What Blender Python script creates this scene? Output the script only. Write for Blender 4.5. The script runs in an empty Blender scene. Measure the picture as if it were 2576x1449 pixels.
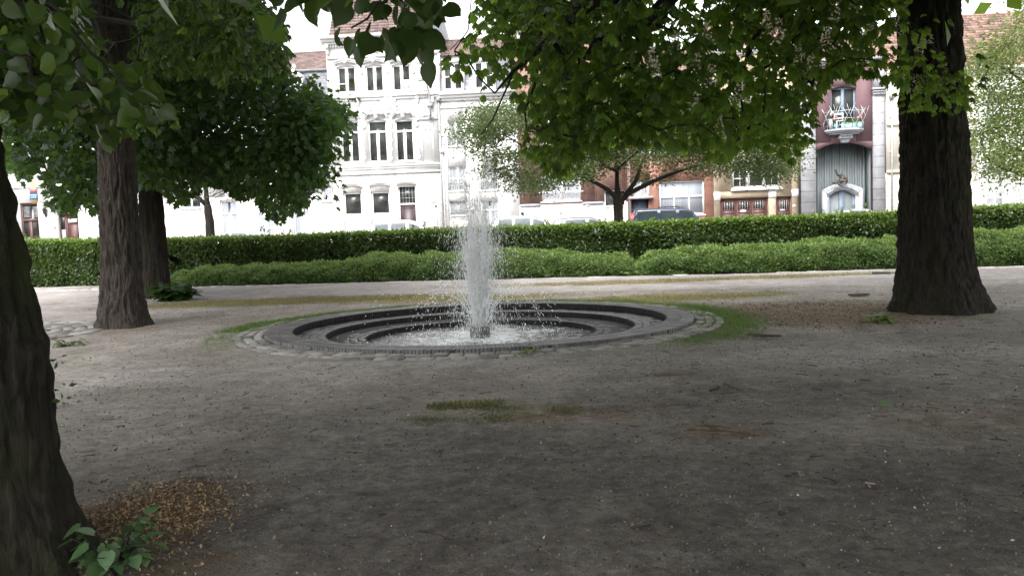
import bpy, math, random
import numpy as np
from mathutils import Vector, Matrix, noise

rng = np.random.default_rng(7)
random.seed(7)
S = bpy.context.scene
COL = S.collection
R = math.radians
PI = math.pi

# ------------------------------------------------------------------ camera, sky, sun, exposure
FPX, V0, ROLL, EYE = 2100.0, 568.0, 2.0, 1.65      # focal length and horizon in a 2576 x 1449 picture
IW, IH = 2576.0, 1449.0
_p = math.atan((IH / 2 - V0) / FPX)
_f = np.array([0, math.cos(_p), -math.sin(_p)])
_U = np.array([0, math.sin(_p), math.cos(_p)])
_X = np.array([1.0, 0, 0])
_cr, _sr = math.cos(R(ROLL)), math.sin(R(ROLL))
_r = _cr * _X - _sr * _U
_u = _cr * _U + _sr * _X
_C = np.array([0, 0, EYE])
cam_d = bpy.data.cameras.new('camera')
cam = bpy.data.objects.new('camera', cam_d)
COL.objects.link(cam)
cam_d.sensor_width = 36.0
cam_d.lens = 36.0 * FPX / IW
cam_d.clip_end = 2000
m = Matrix.Identity(4)
for i in range(3):
    m[i][0], m[i][1], m[i][2], m[i][3] = _r[i], _u[i], -_f[i], _C[i]
cam.matrix_world = m
S.camera = cam

SUN_EL, SUN_AZ = R(52), R(205)                      # azimuth clockwise from +Y
W = bpy.data.worlds.new('World')
S.world = W
W.use_nodes = True
nt = W.node_tree
nt.nodes.clear()
sky = nt.nodes.new('ShaderNodeTexSky')
sky.sky_type = 'NISHITA'
sky.sun_disc = False
sky.sun_elevation = SUN_EL
sky.sun_rotation = SUN_AZ
sky.dust_density = 4.0
sky.air_density = 1.2
hs = nt.nodes.new('ShaderNodeHueSaturation')
hs.inputs['Saturation'].default_value = 0.12       # an even, pale overcast
bg = nt.nodes.new('ShaderNodeBackground')
bg.inputs['Strength'].default_value = 0.15
out = nt.nodes.new('ShaderNodeOutputWorld')
nt.links.new(sky.outputs[0], hs.inputs['Color'])
nt.links.new(hs.outputs[0], bg.inputs[0])
nt.links.new(bg.outputs[0], out.inputs[0])
sd = bpy.data.lights.new('sun', 'SUN')
sd.energy = 0.9
sd.angle = R(40)
sd.color = (1.0, 0.97, 0.92)
sun = bpy.data.objects.new('sun', sd)
COL.objects.link(sun)
_sdir = Vector((math.sin(SUN_AZ) * math.cos(SUN_EL), math.cos(SUN_AZ) * math.cos(SUN_EL), math.sin(SUN_EL)))
sun.rotation_euler = _sdir.to_track_quat('Z', 'Y').to_euler()
S.view_settings.view_transform = 'Standard'
S.view_settings.look = 'None'
S.view_settings.gamma = 1
S.view_settings.exposure = 1.95
S.cycles.max_bounces = 7
S.cycles.transparent_max_bounces = 12
S.cycles.use_denoising = True


def ray(u, v):
    return _f + _r * (u - IW / 2) / FPX - _u * (v - IH / 2) / FPX


def gp(u, v, z=0.0):
    d = ray(u, v)
    return _C + d * ((z - EYE) / d[2])


def at(u, v, Y):
    d = ray(u, v)
    return _C + d * (Y / d[1])


def proj(P):
    q = np.asarray(P, float) - _C
    d = np.maximum(q @ _f, 1e-3)
    return IW / 2 + FPX * (q @ _r) / d, IH / 2 - FPX * (q @ _u) / d, q @ _f


# the street beyond the hedge runs at a slight angle to the picture
SA = R(5.0)
S_DIR = np.array([math.cos(SA), -math.sin(SA), 0])
S_N = np.array([math.sin(SA), math.cos(SA), 0])
S_O = np.array([0, 48.0, 0])
STREET_Z = 0.45


def fp(u, v, off=0.0):
    """a point of the photo as (along the street, height) on the facade line, off metres behind it"""
    d = ray(u, v)
    t = ((S_O + S_N * off - _C) @ S_N) / (d @ S_N)
    p = _C + d * t
    return (p - S_O) @ S_DIR, p[2]


def zp(zone, x, y):
    ox, oy, s = zone
    return (x / s + ox) * 0.83204, (y / s + oy) * 0.83204


def frect(zone, x0, y0, x1, y1, off=0.0):
    if zone:
        (x0, y0), (x1, y1) = zp(zone, x0, y0), zp(zone, x1, y1)
    xm, ym = (x0 + x1) / 2, (y0 + y1) / 2
    a, b = fp(x0, ym, off)[0], fp(x1, ym, off)[0]
    return (a, fp(xm, y1, off)[1], b, fp(xm, y0, off)[1])      # x0, z0, x1, z1


# ------------------------------------------------------------------ object helpers
def link(o, parent=None):
    COL.objects.link(o)
    if parent is not None:
        o.parent = parent
    return o


def tag(o, label=None, cat=None, group=None, kind=None):
    if label: o['label'] = label
    if cat: o['category'] = cat
    if group: o['group'] = group
    if kind: o['kind'] = kind
    return o


def empty(name, loc, rz=0.0, label=None, cat=None, group=None):
    o = bpy.data.objects.new(name, None)
    o.empty_display_size = 0.2
    o.location = Vector(loc)
    o.rotation_euler = (0, 0, rz)
    link(o)
    return tag(o, label, cat, group)


def copy_tree(o, parent=None):
    c = o.copy()
    link(c, parent)
    for ch in list(o.children):
        copy_tree(ch, c)
    return c


class MB:
    """collects shapes and links them as one mesh"""
    def __init__(self):
        self.v, self.f, self.t, self.n = [], [], [], 0
        self.has_t = False

    def add(self, verts, faces, tint=None):
        verts = np.asarray(verts, float).reshape(-1, 3)
        self.v.append(verts)
        if isinstance(faces, np.ndarray):
            self.f.append(faces + self.n)
        else:
            self.f.append([[i + self.n for i in f] for f in faces])
        if tint is None:
            self.t.append(np.full(len(verts), 0.5))
        else:
            self.has_t = True
            self.t.append(np.broadcast_to(np.asarray(tint, float), (len(verts),)))
        self.n += len(verts)
        return self

    def box(self, x0, y0, z0, x1, y1, z1, tint=None):
        v = [(x0, y0, z0), (x1, y0, z0), (x1, y1, z0), (x0, y1, z0), (x0, y0, z1), (x1, y0, z1), (x1, y1, z1), (x0, y1, z1)]
        return self.add(v, [(0, 3, 2, 1), (4, 5, 6, 7), (0, 1, 5, 4), (1, 2, 6, 5), (2, 3, 7, 6), (3, 0, 4, 7)], tint)

    def prism(self, pts, y0, y1, tint=None):
        """an outline of (x, z) points, extruded from y0 to y1"""
        n = len(pts)
        v = [(x, y0, z) for x, z in pts] + [(x, y1, z) for x, z in pts]
        f = [tuple(range(n)), tuple(range(2 * n - 1, n - 1, -1))]
        f += [(i, i + n, (i + 1) % n + n, (i + 1) % n) for i in range(n)]
        return self.add(v, f, tint)

    def tube(self, pts, rad, sides=6, tint=None, cap=True):
        P = np.asarray(pts, float)
        n = len(P)
        rad = np.broadcast_to(np.asarray(rad, float), (n,))
        T = np.gradient(P, axis=0)
        T /= np.linalg.norm(T, axis=1)[:, None] + 1e-9
        a = np.array([0, 0, 1.0]) if abs(T[0][2]) < 0.9 else np.array([1.0, 0, 0])
        A = a - T * (T @ a)[:, None]
        A /= np.linalg.norm(A, axis=1)[:, None] + 1e-9
        B = np.cross(T, A)
        th = np.arange(sides) * 2 * PI / sides
        V = P[:, None, :] + rad[:, None, None] * (np.cos(th)[None, :, None] * A[:, None, :] + np.sin(th)[None, :, None] * B[:, None, :])
        i = np.arange(n - 1)[:, None] * sides
        j = np.arange(sides)[None, :]
        k = (j + 1) % sides
        F = np.stack([i + j, i + k, i + sides + k, i + sides + j], -1).reshape(-1, 4)
        self.add(V.reshape(-1, 3), F, tint)
        if cap:
            self.f.append([[self.n - sides + q for q in range(sides)], [self.n - n * sides + q for q in range(sides - 1, -1, -1)]])
        return self

    def ball(self, c, r, seg=10, rings=7, tint=None):
        r = np.broadcast_to(np.asarray(r, float), (3,))
        v, f = [], []
        for i in range(rings + 1):
            p = PI * i / rings
            for j in range(seg):
                q = 2 * PI * j / seg
                v.append((c[0] + r[0] * math.sin(p) * math.cos(q), c[1] + r[1] * math.sin(p) * math.sin(q), c[2] + r[2] * math.cos(p)))
        for i in range(rings):
            for j in range(seg):
                k = (j + 1) % seg
                f.append((i * seg + j, (i + 1) * seg + j, (i + 1) * seg + k, i * seg + k))
        return self.add(v, f, tint)

    def lathe(self, c, prof, seg=20, tint=None):
        v = [(c[0] + r * math.cos(2 * PI * j / seg), c[1] + r * math.sin(2 * PI * j / seg), c[2] + z) for r, z in prof for j in range(seg)]
        f = [(i * seg + j, i * seg + (j + 1) % seg, (i + 1) * seg + (j + 1) % seg, (i + 1) * seg + j) for i in range(len(prof) - 1) for j in range(seg)]
        return self.add(v, f, tint)

    def build(self, name, mat, parent=None, loc=None, smooth=False):
        me = bpy.data.meshes.new(name)
        V = np.concatenate(self.v)
        loops, starts, totals, pos = [], [], [], 0
        for F in self.f:
            if isinstance(F, np.ndarray):
                k = F.shape[1]
                loops.append(F.ravel())
                starts.append(pos + np.arange(len(F)) * k)
                totals.append(np.full(len(F), k))
                pos += F.size
            elif F:
                ln = np.array([len(f) for f in F])
                loops.append(np.concatenate([np.asarray(f) for f in F]))
                starts.append(pos + np.concatenate([[0], np.cumsum(ln)[:-1]]))
                totals.append(ln)
                pos += int(ln.sum())
        loops = np.concatenate(loops).astype(np.int32)
        starts = np.concatenate(starts).astype(np.int32)
        me.vertices.add(len(V))
        me.vertices.foreach_set('co', V.astype(np.float32).ravel())
        me.loops.add(len(loops))
        me.loops.foreach_set('vertex_index', loops)
        me.polygons.add(len(starts))
        me.polygons.foreach_set('loop_start', starts)
        me.update(calc_edges=True)
        me.validate()
        if self.has_t and len(me.vertices) == len(V):
            a = me.attributes.new('tint', 'FLOAT', 'POINT')
            a.data.foreach_set('value', np.concatenate(self.t).astype(np.float32))
        if smooth:
            me.polygons.foreach_set('use_smooth', np.ones(len(me.polygons), bool))
        me.materials.append(mat)
        o = bpy.data.objects.new(name, me)
        if loc is not None:
            o.location = Vector(loc)
        return link(o, parent)


# ------------------------------------------------------------------ materials
def nodes(name):
    mt = bpy.data.materials.new(name)
    mt.use_nodes = True
    t = mt.node_tree
    b = t.nodes['Principled BSDF']
    return mt, t, b, t.links.new


def nd(t, kind, **kw):
    n = t.nodes.new('ShaderNode' + kind)
    for k, v in kw.items():
        if hasattr(n, k): setattr(n, k, v)
        else: n.inputs[k].default_value = v
    return n


def c4(c):
    return (c[0], c[1], c[2], 1.0)


def ramp(t, stops):
    n = t.nodes.new('ShaderNodeValToRGB')
    e = n.color_ramp.elements
    while len(e) < len(stops): e.new(0.5)
    for i, (p, c) in enumerate(stops):
        e[i].position = p
        e[i].color = c4(c)
    return n


def mat_plain(name, col, rough=0.6, var=0.15, scale=4.0, bump=0.0, bscale=40.0, metal=0.0, spec=0.5, stretch=(1, 1, 1), tint=0.0):
    mt, t, b, L = nodes(name)
    tc = nd(t, 'TexCoord')
    mp = nd(t, 'Mapping')
    mp.inputs['Scale'].default_value = stretch
    L(tc.outputs['Object'], mp.inputs[0])
    n = nd(t, 'TexNoise', Scale=scale, Detail=6.0, Roughness=0.65)
    L(mp.outputs[0], n.inputs['Vector'])
    lo = tuple(x * (1 - var) for x in col)
    hi = tuple(min(1, x * (1 + var)) for x in col)
    r = ramp(t, [(0.3, lo), (0.7, hi)])
    src = n.outputs['Fac']
    if tint:
        at_ = nd(t, 'Attribute', attribute_name='tint')
        mx = nd(t, 'Math', operation='MULTIPLY_ADD')
        L(at_.outputs['Fac'], mx.inputs[0])
        mx.inputs[1].default_value = tint
        sb = nd(t, 'Math', operation='SUBTRACT')
        L(n.outputs['Fac'], sb.inputs[0])
        sb.inputs[1].default_value = tint * 0.5
        L(sb.outputs[0], mx.inputs[2])
        src = mx.outputs[0]
    L(src, r.inputs[0])
    L(r.outputs[0], b.inputs['Base Color'])
    b.inputs['Roughness'].default_value = rough
    b.inputs['Metallic'].default_value = metal
    b.inputs['Specular IOR Level'].default_value = spec
    if bump:
        n2 = nd(t, 'TexNoise', Scale=bscale, Detail=5.0)
        L(mp.outputs[0], n2.inputs['Vector'])
        bp = nd(t, 'Bump', Strength=bump, Distance=0.02)
        L(n2.outputs['Fac'], bp.inputs['Height'])
        L(bp.outputs[0], b.inputs['Normal'])
    return mt


def mat_leaf(name, dark, light, trans, rough=0.45, tr=0.4, spec=0.3):
    mt, t, b, L = nodes(name)
    a = nd(t, 'Attribute', attribute_name='tint')
    r = ramp(t, [(0.0, dark), (1.0, light)])
    L(a.outputs['Fac'], r.inputs[0])
    tc = nd(t, 'TexCoord')
    n = nd(t, 'TexNoise', Scale=9.0, Detail=3.0)
    L(tc.outputs['Object'], n.inputs['Vector'])
    mx = nd(t, 'MixRGB', blend_type='MULTIPLY')
    mx.inputs[0].default_value = 0.55
    L(r.outputs[0], mx.inputs[1])
    rr = ramp(t, [(0.3, (0.45, 0.5, 0.4)), (0.7, (1.0, 1.0, 1.0))])
    L(n.outputs['Fac'], rr.inputs[0])
    L(rr.outputs[0], mx.inputs[2])
    L(mx.outputs[0], b.inputs['Base Color'])
    b.inputs['Roughness'].default_value = rough
    b.inputs['Specular IOR Level'].default_value = spec
    tl = nd(t, 'BsdfTranslucent')
    r2 = ramp(t, [(0.0, tuple(x * 0.5 for x in trans)), (1.0, trans)])
    L(a.outputs['Fac'], r2.inputs[0])
    L(r2.outputs[0], tl.inputs[0])
    ms = nd(t, 'MixShader')
    ms.inputs[0].default_value = tr
    L(b.outputs[0], ms.inputs[1])
    L(tl.outputs[0], ms.inputs[2])
    L(ms.outputs[0], t.nodes['Material Output'].inputs[0])
    return mt


def mat_brick(name, c1, c2, mortar, bw=0.21, bh=0.065, rough=0.85, msize=0.009):
    mt, t, b, L = nodes(name)
    tc = nd(t, 'TexCoord')
    sp = nd(t, 'SeparateXYZ')
    cb = nd(t, 'CombineXYZ')
    ad = nd(t, 'Math', operation='ADD')
    L(tc.outputs['Object'], sp.inputs[0])
    L(sp.outputs[0], ad.inputs[0])
    L(sp.outputs[1], ad.inputs[1])
    L(ad.outputs[0], cb.inputs[0])
    L(sp.outputs[2], cb.inputs[1])
    br = nd(t, 'TexBrick', Scale=1.0)
    br.inputs['Color1'].default_value = c4(c1)
    br.inputs['Color2'].default_value = c4(c2)
    br.inputs['Mortar'].default_value = c4(mortar)
    br.inputs['Mortar Size'].default_value = msize
    br.inputs['Brick Width'].default_value = bw
    br.inputs['Row Height'].default_value = bh
    br.inputs['Bias'].default_value = -0.1
    L(cb.outputs[0], br.inputs['Vector'])
    n = nd(t, 'TexNoise', Scale=1.3, Detail=7.0, Roughness=0.7)
    L(tc.outputs['Object'], n.inputs['Vector'])
    rr = ramp(t, [(0.3, (0.68, 0.66, 0.66)), (0.65, (1.08, 1.05, 1.02))])
    L(n.outputs['Fac'], rr.inputs[0])
    mx = nd(t, 'MixRGB', blend_type='MULTIPLY')
    mx.inputs[0].default_value = 1.0
    L(br.outputs['Color'], mx.inputs[1])
    L(rr.outputs[0], mx.inputs[2])
    L(mx.outputs[0], b.inputs['Base Color'])
    b.inputs['Roughness'].default_value = rough
    bp = nd(t, 'Bump', Strength=0.5, Distance=0.01, invert=True)
    L(br.outputs['Fac'], bp.inputs['Height'])
    L(bp.outputs[0], b.inputs['Normal'])
    return mt


def mat_bark(name, dark, light, moss=0.3, mosscol=(0.05, 0.075, 0.02), scale=1.0):
    mt, t, b, L = nodes(name)
    tc = nd(t, 'TexCoord')
    mp = nd(t, 'Mapping')
    mp.inputs['Scale'].default_value = (1, 1, 0.16)
    L(tc.outputs['Object'], mp.inputs[0])
    n = nd(t, 'TexNoise', Scale=22.0 * scale, Detail=8.0, Roughness=0.7, Distortion=0.6)
    L(mp.outputs[0], n.inputs['Vector'])
    vo = nd(t, 'TexVoronoi', Scale=16.0 * scale, feature='DISTANCE_TO_EDGE')
    L(mp.outputs[0], vo.inputs['Vector'])
    r = ramp(t, [(0.3, dark), (0.72, light)])
    L(n.outputs['Fac'], r.inputs[0])
    n3 = nd(t, 'TexNoise', Scale=1.6, Detail=5.0)
    L(tc.outputs['Object'], n3.inputs['Vector'])
    r3 = ramp(t, [(0.42, (0, 0, 0)), (0.68, (moss, moss, moss))])
    L(n3.outputs['Fac'], r3.inputs[0])
    mx = nd(t, 'MixRGB')
    L(r3.outputs[0], mx.inputs[0])
    L(r.outputs[0], mx.inputs[1])
    mx.inputs[2].default_value = c4(mosscol)
    L(mx.outputs[0], b.inputs['Base Color'])
    b.inputs['Roughness'].default_value = 0.95
    b.inputs['Specular IOR Level'].default_value = 0.15
    mu = nd(t, 'Math', operation='MULTIPLY')
    rv = ramp(t, [(0.0, (.45, .45, .45)), (0.25, (1, 1, 1))])
    L(vo.outputs['Distance'], rv.inputs[0])
    L(rv.outputs[0], mu.inputs[0])
    L(n.outputs['Fac'], mu.inputs[1])
    bp = nd(t, 'Bump', Strength=1.0, Distance=0.05)
    L(mu.outputs[0], bp.inputs['Height'])
    L(bp.outputs[0], b.inputs['Normal'])
    return mt


def mat_glass_dark(name, col=(0.026, 0.029, 0.027), rough=0.06):
    mt, t, b, L = nodes(name)
    tc = nd(t, 'TexCoord')
    n = nd(t, 'TexNoise', Scale=1.2, Detail=3.0)
    L(tc.outputs['Object'], n.inputs['Vector'])
    r = ramp(t, [(0.3, tuple(c * 0.6 for c in col)), (0.75, tuple(c * 1.9 for c in col))])
    L(n.outputs['Fac'], r.inputs[0])
    L(r.outputs[0], b.inputs['Base Color'])
    b.inputs['Roughness'].default_value = rough
    b.inputs['Specular IOR Level'].default_value = 0.35
    bp = nd(t, 'Bump', Strength=0.008, Distance=0.05)
    L(n.outputs['Fac'], bp.inputs['Height'])
    L(bp.outputs[0], b.inputs['Normal'])
    return mt


M = {}
M['white'] = mat_plain('white_render', (0.64, 0.632, 0.625), 0.75, 0.10, .8, 0.15, 30)
M['rust'] = mat_brick('rusticated_render', (0.63, 0.622, 0.615), (0.65, 0.642, 0.635), (0.36, 0.35, 0.34), 1.1, .42, .75, .011)  # joint colour stands in for the shadow in the grooves
M['rustcream'] = mat_brick('rusticated_cream', (0.60, 0.56, 0.475), (0.62, 0.575, 0.49), (0.34, 0.31, 0.26), 1.3, .64, .75, .022)  # groove shadow again set as a darker joint colour
M['trim'] = mat_plain('white_trim', (0.66, 0.655, 0.65), 0.6, 0.06, 3)
M['frame'] = mat_plain('white_frame_paint', (0.82, 0.82, 0.81), 0.4, 0.03, 5)
M['stonegrey'] = mat_plain('grey_limestone', (0.33, 0.34, 0.37), 0.8, 0.25, 1.6, 0.3, 25)
M['pale_sill'] = mat_plain('pale_bluestone', (0.5, 0.5, 0.5), 0.7, 0.15, 5)
M['glass'] = mat_glass_dark('dark_window_glass')
M['lightglass'] = mat_plain('pale_frosted_glass', (0.42, 0.46, 0.46), 0.25, 0.1, 2)
M['curtain'] = mat_plain('grey_curtain', (0.26, 0.28, 0.32), 0.55, 0.3, 3, 0, 40, stretch=(6, 1, 0.1))
M['lace'] = mat_plain('lace_curtain', (0.27, 0.28, 0.30), 0.7, 0.3, 14)
M['slate'] = mat_brick('slate', (0.17, 0.18, 0.21), (0.30, 0.31, 0.34), (0.09, 0.09, 0.10), 0.24, 0.17, 0.45, 0.008)
M['tile_brown'] = mat_plain('brown_roof_tile', (0.125, 0.085, 0.078), 0.75, 0.3, 2.5, tint=0.5)
M['tile_orange'] = mat_plain('orange_roof_tile', (0.165, 0.10, 0.08), 0.75, 0.45, 1.2, tint=0.5)
M['brick_dark'] = mat_brick('dark_red_brick', (0.19, 0.085, 0.068), (0.25, 0.13, 0.10), (0.24, 0.19, 0.165))
M['brick_red'] = mat_brick('orange_red_brick', (0.25, 0.10, 0.07), (0.31, 0.13, 0.095), (0.27, 0.19, 0.155))
M['brick_yellow'] = mat_brick('yellow_brick', (0.375, 0.31, 0.225), (0.44, 0.37, 0.275), (0.38, 0.31, 0.235))
M['purple'] = mat_plain('mauve_render', (0.14, 0.08, 0.09), 0.85, 0.12, 2.0, 0.2, 60)
M['wood_brown'] = mat_plain('brown_painted_wood', (0.085, 0.036, 0.032), 0.5, 0.2, 3, 0, 40, stretch=(8, 1, 0.6))
M['wood_dark'] = mat_plain('dark_door_wood', (0.055, 0.035, 0.04), 0.45, 0.2, 3, stretch=(8, 1, 0.6))
M['wood_pale'] = mat_plain('pale_door_wood', (0.48, 0.44, 0.42), 0.6, 0.12, 3, stretch=(8, 1, 0.6))
M['zinc'] = mat_plain('zinc_pipe', (0.30, 0.30, 0.31), 0.5, 0.15, 4, metal=0.4)
M['iron'] = mat_plain('black_iron', (0.03, 0.03, 0.032), 0.5, 0.2, 8)
M['greymetal'] = mat_plain('galvanised_metal', (0.42, 0.44, 0.45), 0.4, 0.15, 8, metal=0.6)
M['bluegrey'] = mat_plain('blue_grey_paint', (0.14, 0.18, 0.24), 0.5, 0.15, 5)
M['recess'] = mat_plain('grey_green_boards', (0.19, 0.215, 0.225), 0.7, 0.2, 2, stretch=(5, 1, 0.3))
M['bronze'] = mat_plain('dark_bronze', (0.075, 0.065, 0.055), 0.5, 0.4, 9, metal=0.5)
M['cream'] = mat_plain('cream_stone', (0.60, 0.56, 0.475), 0.75, 0.08, 2, 0.15, 30)
# ------------------------------------------------------------------ foliage and tree helpers
def leaf_lime():
    """a broad heart-shaped leaf with a drip tip, folded a little along its midrib; y along, x across, z up"""
    half = [(0.0, 0.0, 0), (0.26, -0.06, .05), (0.46, 0.14, .10), (0.48, 0.38, .10), (0.36, 0.66, .06), (0.15, 0.86, .0), (0.0, 1.05, -.08)]
    rib = [(0, 0.05, 0), (0, 0.35, -.02), (0, 0.7, -.03)]
    v = half[:] + [(-x, y, z) for x, y, z in half[1:-1]] + rib
    # right 0..6, left 7..11 (mirror of 1..5), rib 12,13,14
    f = [(0, 1, 12), (1, 2, 12), (12, 2, 3), (12, 3, 13), (13, 3, 4), (13, 4, 14), (14, 4, 5), (14, 5, 6)]
    mm = {0: 0, 1: 7, 2: 8, 3: 9, 4: 10, 5: 11, 6: 6, 12: 12, 13: 13, 14: 14}
    f += [tuple(mm[i] for i in reversed(q)) for q in f[:8]]
    return np.array(v, float), np.array(f)


def leaf_maple():
    half = [(0, 0, 0), (.2, -.05, .03), (.45, .12, .06), (.28, .3, .04), (.52, .58, .02), (.24, .62, .02), (0, 1.0, -.06)]
    v = half + [(-x, y, z) for x, y, z in half[1:-1]] + [(0, .35, -.03)]
    f = [(i, i + 1, 12) for i in range(6)]
    mm = {0: 0, 1: 7, 2: 8, 3: 9, 4: 10, 5: 11, 6: 6, 12: 12}
    f += [tuple(mm[i] for i in reversed(q)) for q in f]
    return np.array(v, float), np.array(f)


def leaf_small():
    v = [(0, 0, 0), (.3, .45, .1), (0, 1, 0), (-.3, .45, .1)]
    return np.array(v, float), np.array([(0, 1, 2), (0, 2, 3)])


def leaf_chestnut():
    """a palmate leaf of seven drooping, blunt leaflets"""
    V, F = [], []
    for th, ln in ((-105, .55), (-68, .8), (-33, .97), (0, 1.05), (33, .97), (68, .8), (105, .55)):
        w = .185 * ln + .03
        pts = [(0, .0, 0), (w * .55, .38, .02), (w, .70, .02), (w * .5, .93, -.03), (0, 1.0, -.06), (-w * .5, .93, -.03), (-w, .70, .02), (-w * .55, .38, .02), (0, .4, -.03), (0, .72, -.04)]
        droop = R(42)
        q = []
        for x, y, z in pts:
            y *= ln
            k = y * y * .25
            yy, zz = y * math.cos(droop) + 0, z - y * math.sin(droop) - k
            q.append((x * math.cos(R(th)) + yy * math.sin(R(th)), yy * math.cos(R(th)) - x * math.sin(R(th)), zz))
        o = len(V)
        V += q
        F += [[o + i for i in t] for t in ((0, 1, 8), (8, 1, 2), (8, 2, 9), (9, 2, 3), (9, 3, 4), (0, 8, 7), (8, 9, 6), (8, 6, 7), (9, 5, 6), (9, 4, 5))]
    return np.array(V, float), np.array(F)


LEAF = {'lime': leaf_lime(), 'maple': leaf_maple(), 'small': leaf_small(), 'chestnut': leaf_chestnut()}


def frames(d, n):
    """rotation matrices whose y axis is d and whose z axis is near n"""
    d = d / (np.linalg.norm(d, axis=1)[:, None] + 1e-9)
    x = np.cross(d, n)
    x /= np.linalg.norm(x, axis=1)[:, None] + 1e-9
    z = np.cross(x, d)
    return np.stack([x, d, z], -1)


def put_leaves(mb, kind, P, d, n, size, tint):
    V, F = LEAF[kind]
    Mx = frames(d, n)
    N = len(P)
    X = np.einsum('nij,kj->nki', Mx, V) * np.broadcast_to(size, (N,))[:, None, None] + P[:, None, :]
    FF = (F[None] + (np.arange(N) * len(V))[:, None, None]).reshape(-1, F.shape[1])
    mb.add(X.reshape(-1, 3), FF, np.repeat(np.clip(tint, 0, 1), len(V)))


def rand_dirs(n):
    v = rng.normal(size=(n, 3))
    return v / np.linalg.norm(v, axis=1)[:, None]


def in_poly(u, v, poly):
    poly = np.asarray(poly, float)
    c = np.zeros(len(u), bool)
    j = len(poly) - 1
    for i in range(len(poly)):
        xi, yi, xj, yj = *poly[i], *poly[j]
        k = ((yi > v) != (yj > v)) & (u < (xj - xi) * (v - yi) / (yj - yi + 1e-12) + xi)
        c ^= k
        j = i
    return c


def holes(P, s=1.0, seed=0.0):
    x, y, z = (P * s).T
    return (np.sin(x * 2.1 + 1.3 * np.sin(z * 1.7 + seed) + seed) + np.sin(z * 2.6 + 1.1 * np.sin(y * 1.9 + seed * 2) + 1) + np.sin(y * 2.3 + x * .7 + 2 + seed)) / 3


def in_volume(n, poly, D0, D1, hole=None, s=1.0, seed=0.0):
    """points of a crown that fills the outline poly between two distances"""
    poly = np.asarray(poly, float)
    lo, hi = poly.min(0), poly.max(0)
    got, tot = [], 0
    while tot < n:
        u = rng.uniform(lo[0], hi[0], n * 3)
        v = rng.uniform(lo[1], hi[1], n * 3)
        k = in_poly(u, v, poly)
        u, v = u[k], v[k]
        Y = rng.uniform(D0, D1, len(u))
        d = _f[None] + _r[None] * ((u - IW / 2) / FPX)[:, None] - _u[None] * ((v - IH / 2) / FPX)[:, None]
        P = _C + d * (Y / d[:, 1])[:, None]
        if hole is not None:
            P = P[holes(P, s, seed) > hole]
        got.append(P)
        tot += len(P)
    return np.concatenate(got)[:n]


def hidden_box(n, lo, hi, margin=70, extra=None):
    """points of unseen foliage overhead, added to a crown for the shade it casts"""
    got, tot = [], 0
    while tot < n:
        P = rng.uniform(lo, hi, (n * 2, 3))
        u, v, d = proj(P)
        k = (d < 0.3) | (v < -margin) | (u < -200 - margin) | (u > IW + 200 + margin)
        if extra is not None:
            k &= extra(P)
        got.append(P[k])
        tot += int(k.sum())
    return np.concatenate(got)[:n]


def skeleton(mb, limbs, clusters, r_tip=0.008, r_max=0.16, sag=0.08, sides=5):
    """limbs: list of (points, radii). Every cluster of leaves is tied to the nearest wood already grown."""
    nodes_, cost, par, cnt = [], [], [], []
    for pts, rad in limbs:
        mb.tube(pts, rad, 9)
        pts = np.asarray(pts, float)
        for a, b in zip(pts[:-1], pts[1:]):
            k = max(2, int(np.linalg.norm(b - a) / 0.4))
            for q in range(k):
                nodes_.append(a + (b - a) * q / k)
                cost.append(0.0)
                par.append(-1)
        nodes_.append(pts[-1]); cost.append(0.0); par.append(-1)
    base = len(nodes_)
    N = np.array(nodes_)
    order = np.argsort([np.min(np.linalg.norm(N - c, axis=1)) for c in clusters])
    N = np.concatenate([N, np.zeros((len(clusters), 3))])
    K = np.concatenate([np.array(cost), np.zeros(len(clusters))])
    par += [-1] * len(clusters)
    m_ = base
    for i in order:
        c = clusters[i]
        dd = np.linalg.norm(N[:m_] - c, axis=1)
        j = int(np.argmin(dd + 0.35 * K[:m_]))
        N[m_] = c
        K[m_] = K[j] + dd[j]
        par[m_] = j
        m_ += 1
    cnt = np.zeros(m_)
    for q in range(m_ - 1, base - 1, -1):
        cnt[q] += 1
        if par[q] >= base:
            cnt[par[q]] += cnt[q]
    for q in range(base, m_):
        a, b = N[par[q]], N[q]
        L_ = np.linalg.norm(b - a)
        if L_ < 1e-3: continue
        r1 = min(r_max, r_tip * max(cnt[q], 1) ** 0.45)
        r0 = min(r_max, r_tip * (max(cnt[q], 1) + 1) ** 0.45) * 1.1
        jit = rng.normal(0, 0.06 * L_, (2, 3))
        p1, p2 = a + (b - a) * .33 + jit[0], a + (b - a) * .67 + jit[1]
        p1[2] += sag * L_
        p2[2] += sag * L_
        mb.tube([a, p1, p2, b], np.linspace(r0, r1, 4), sides, cap=False)
    return mb


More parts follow.
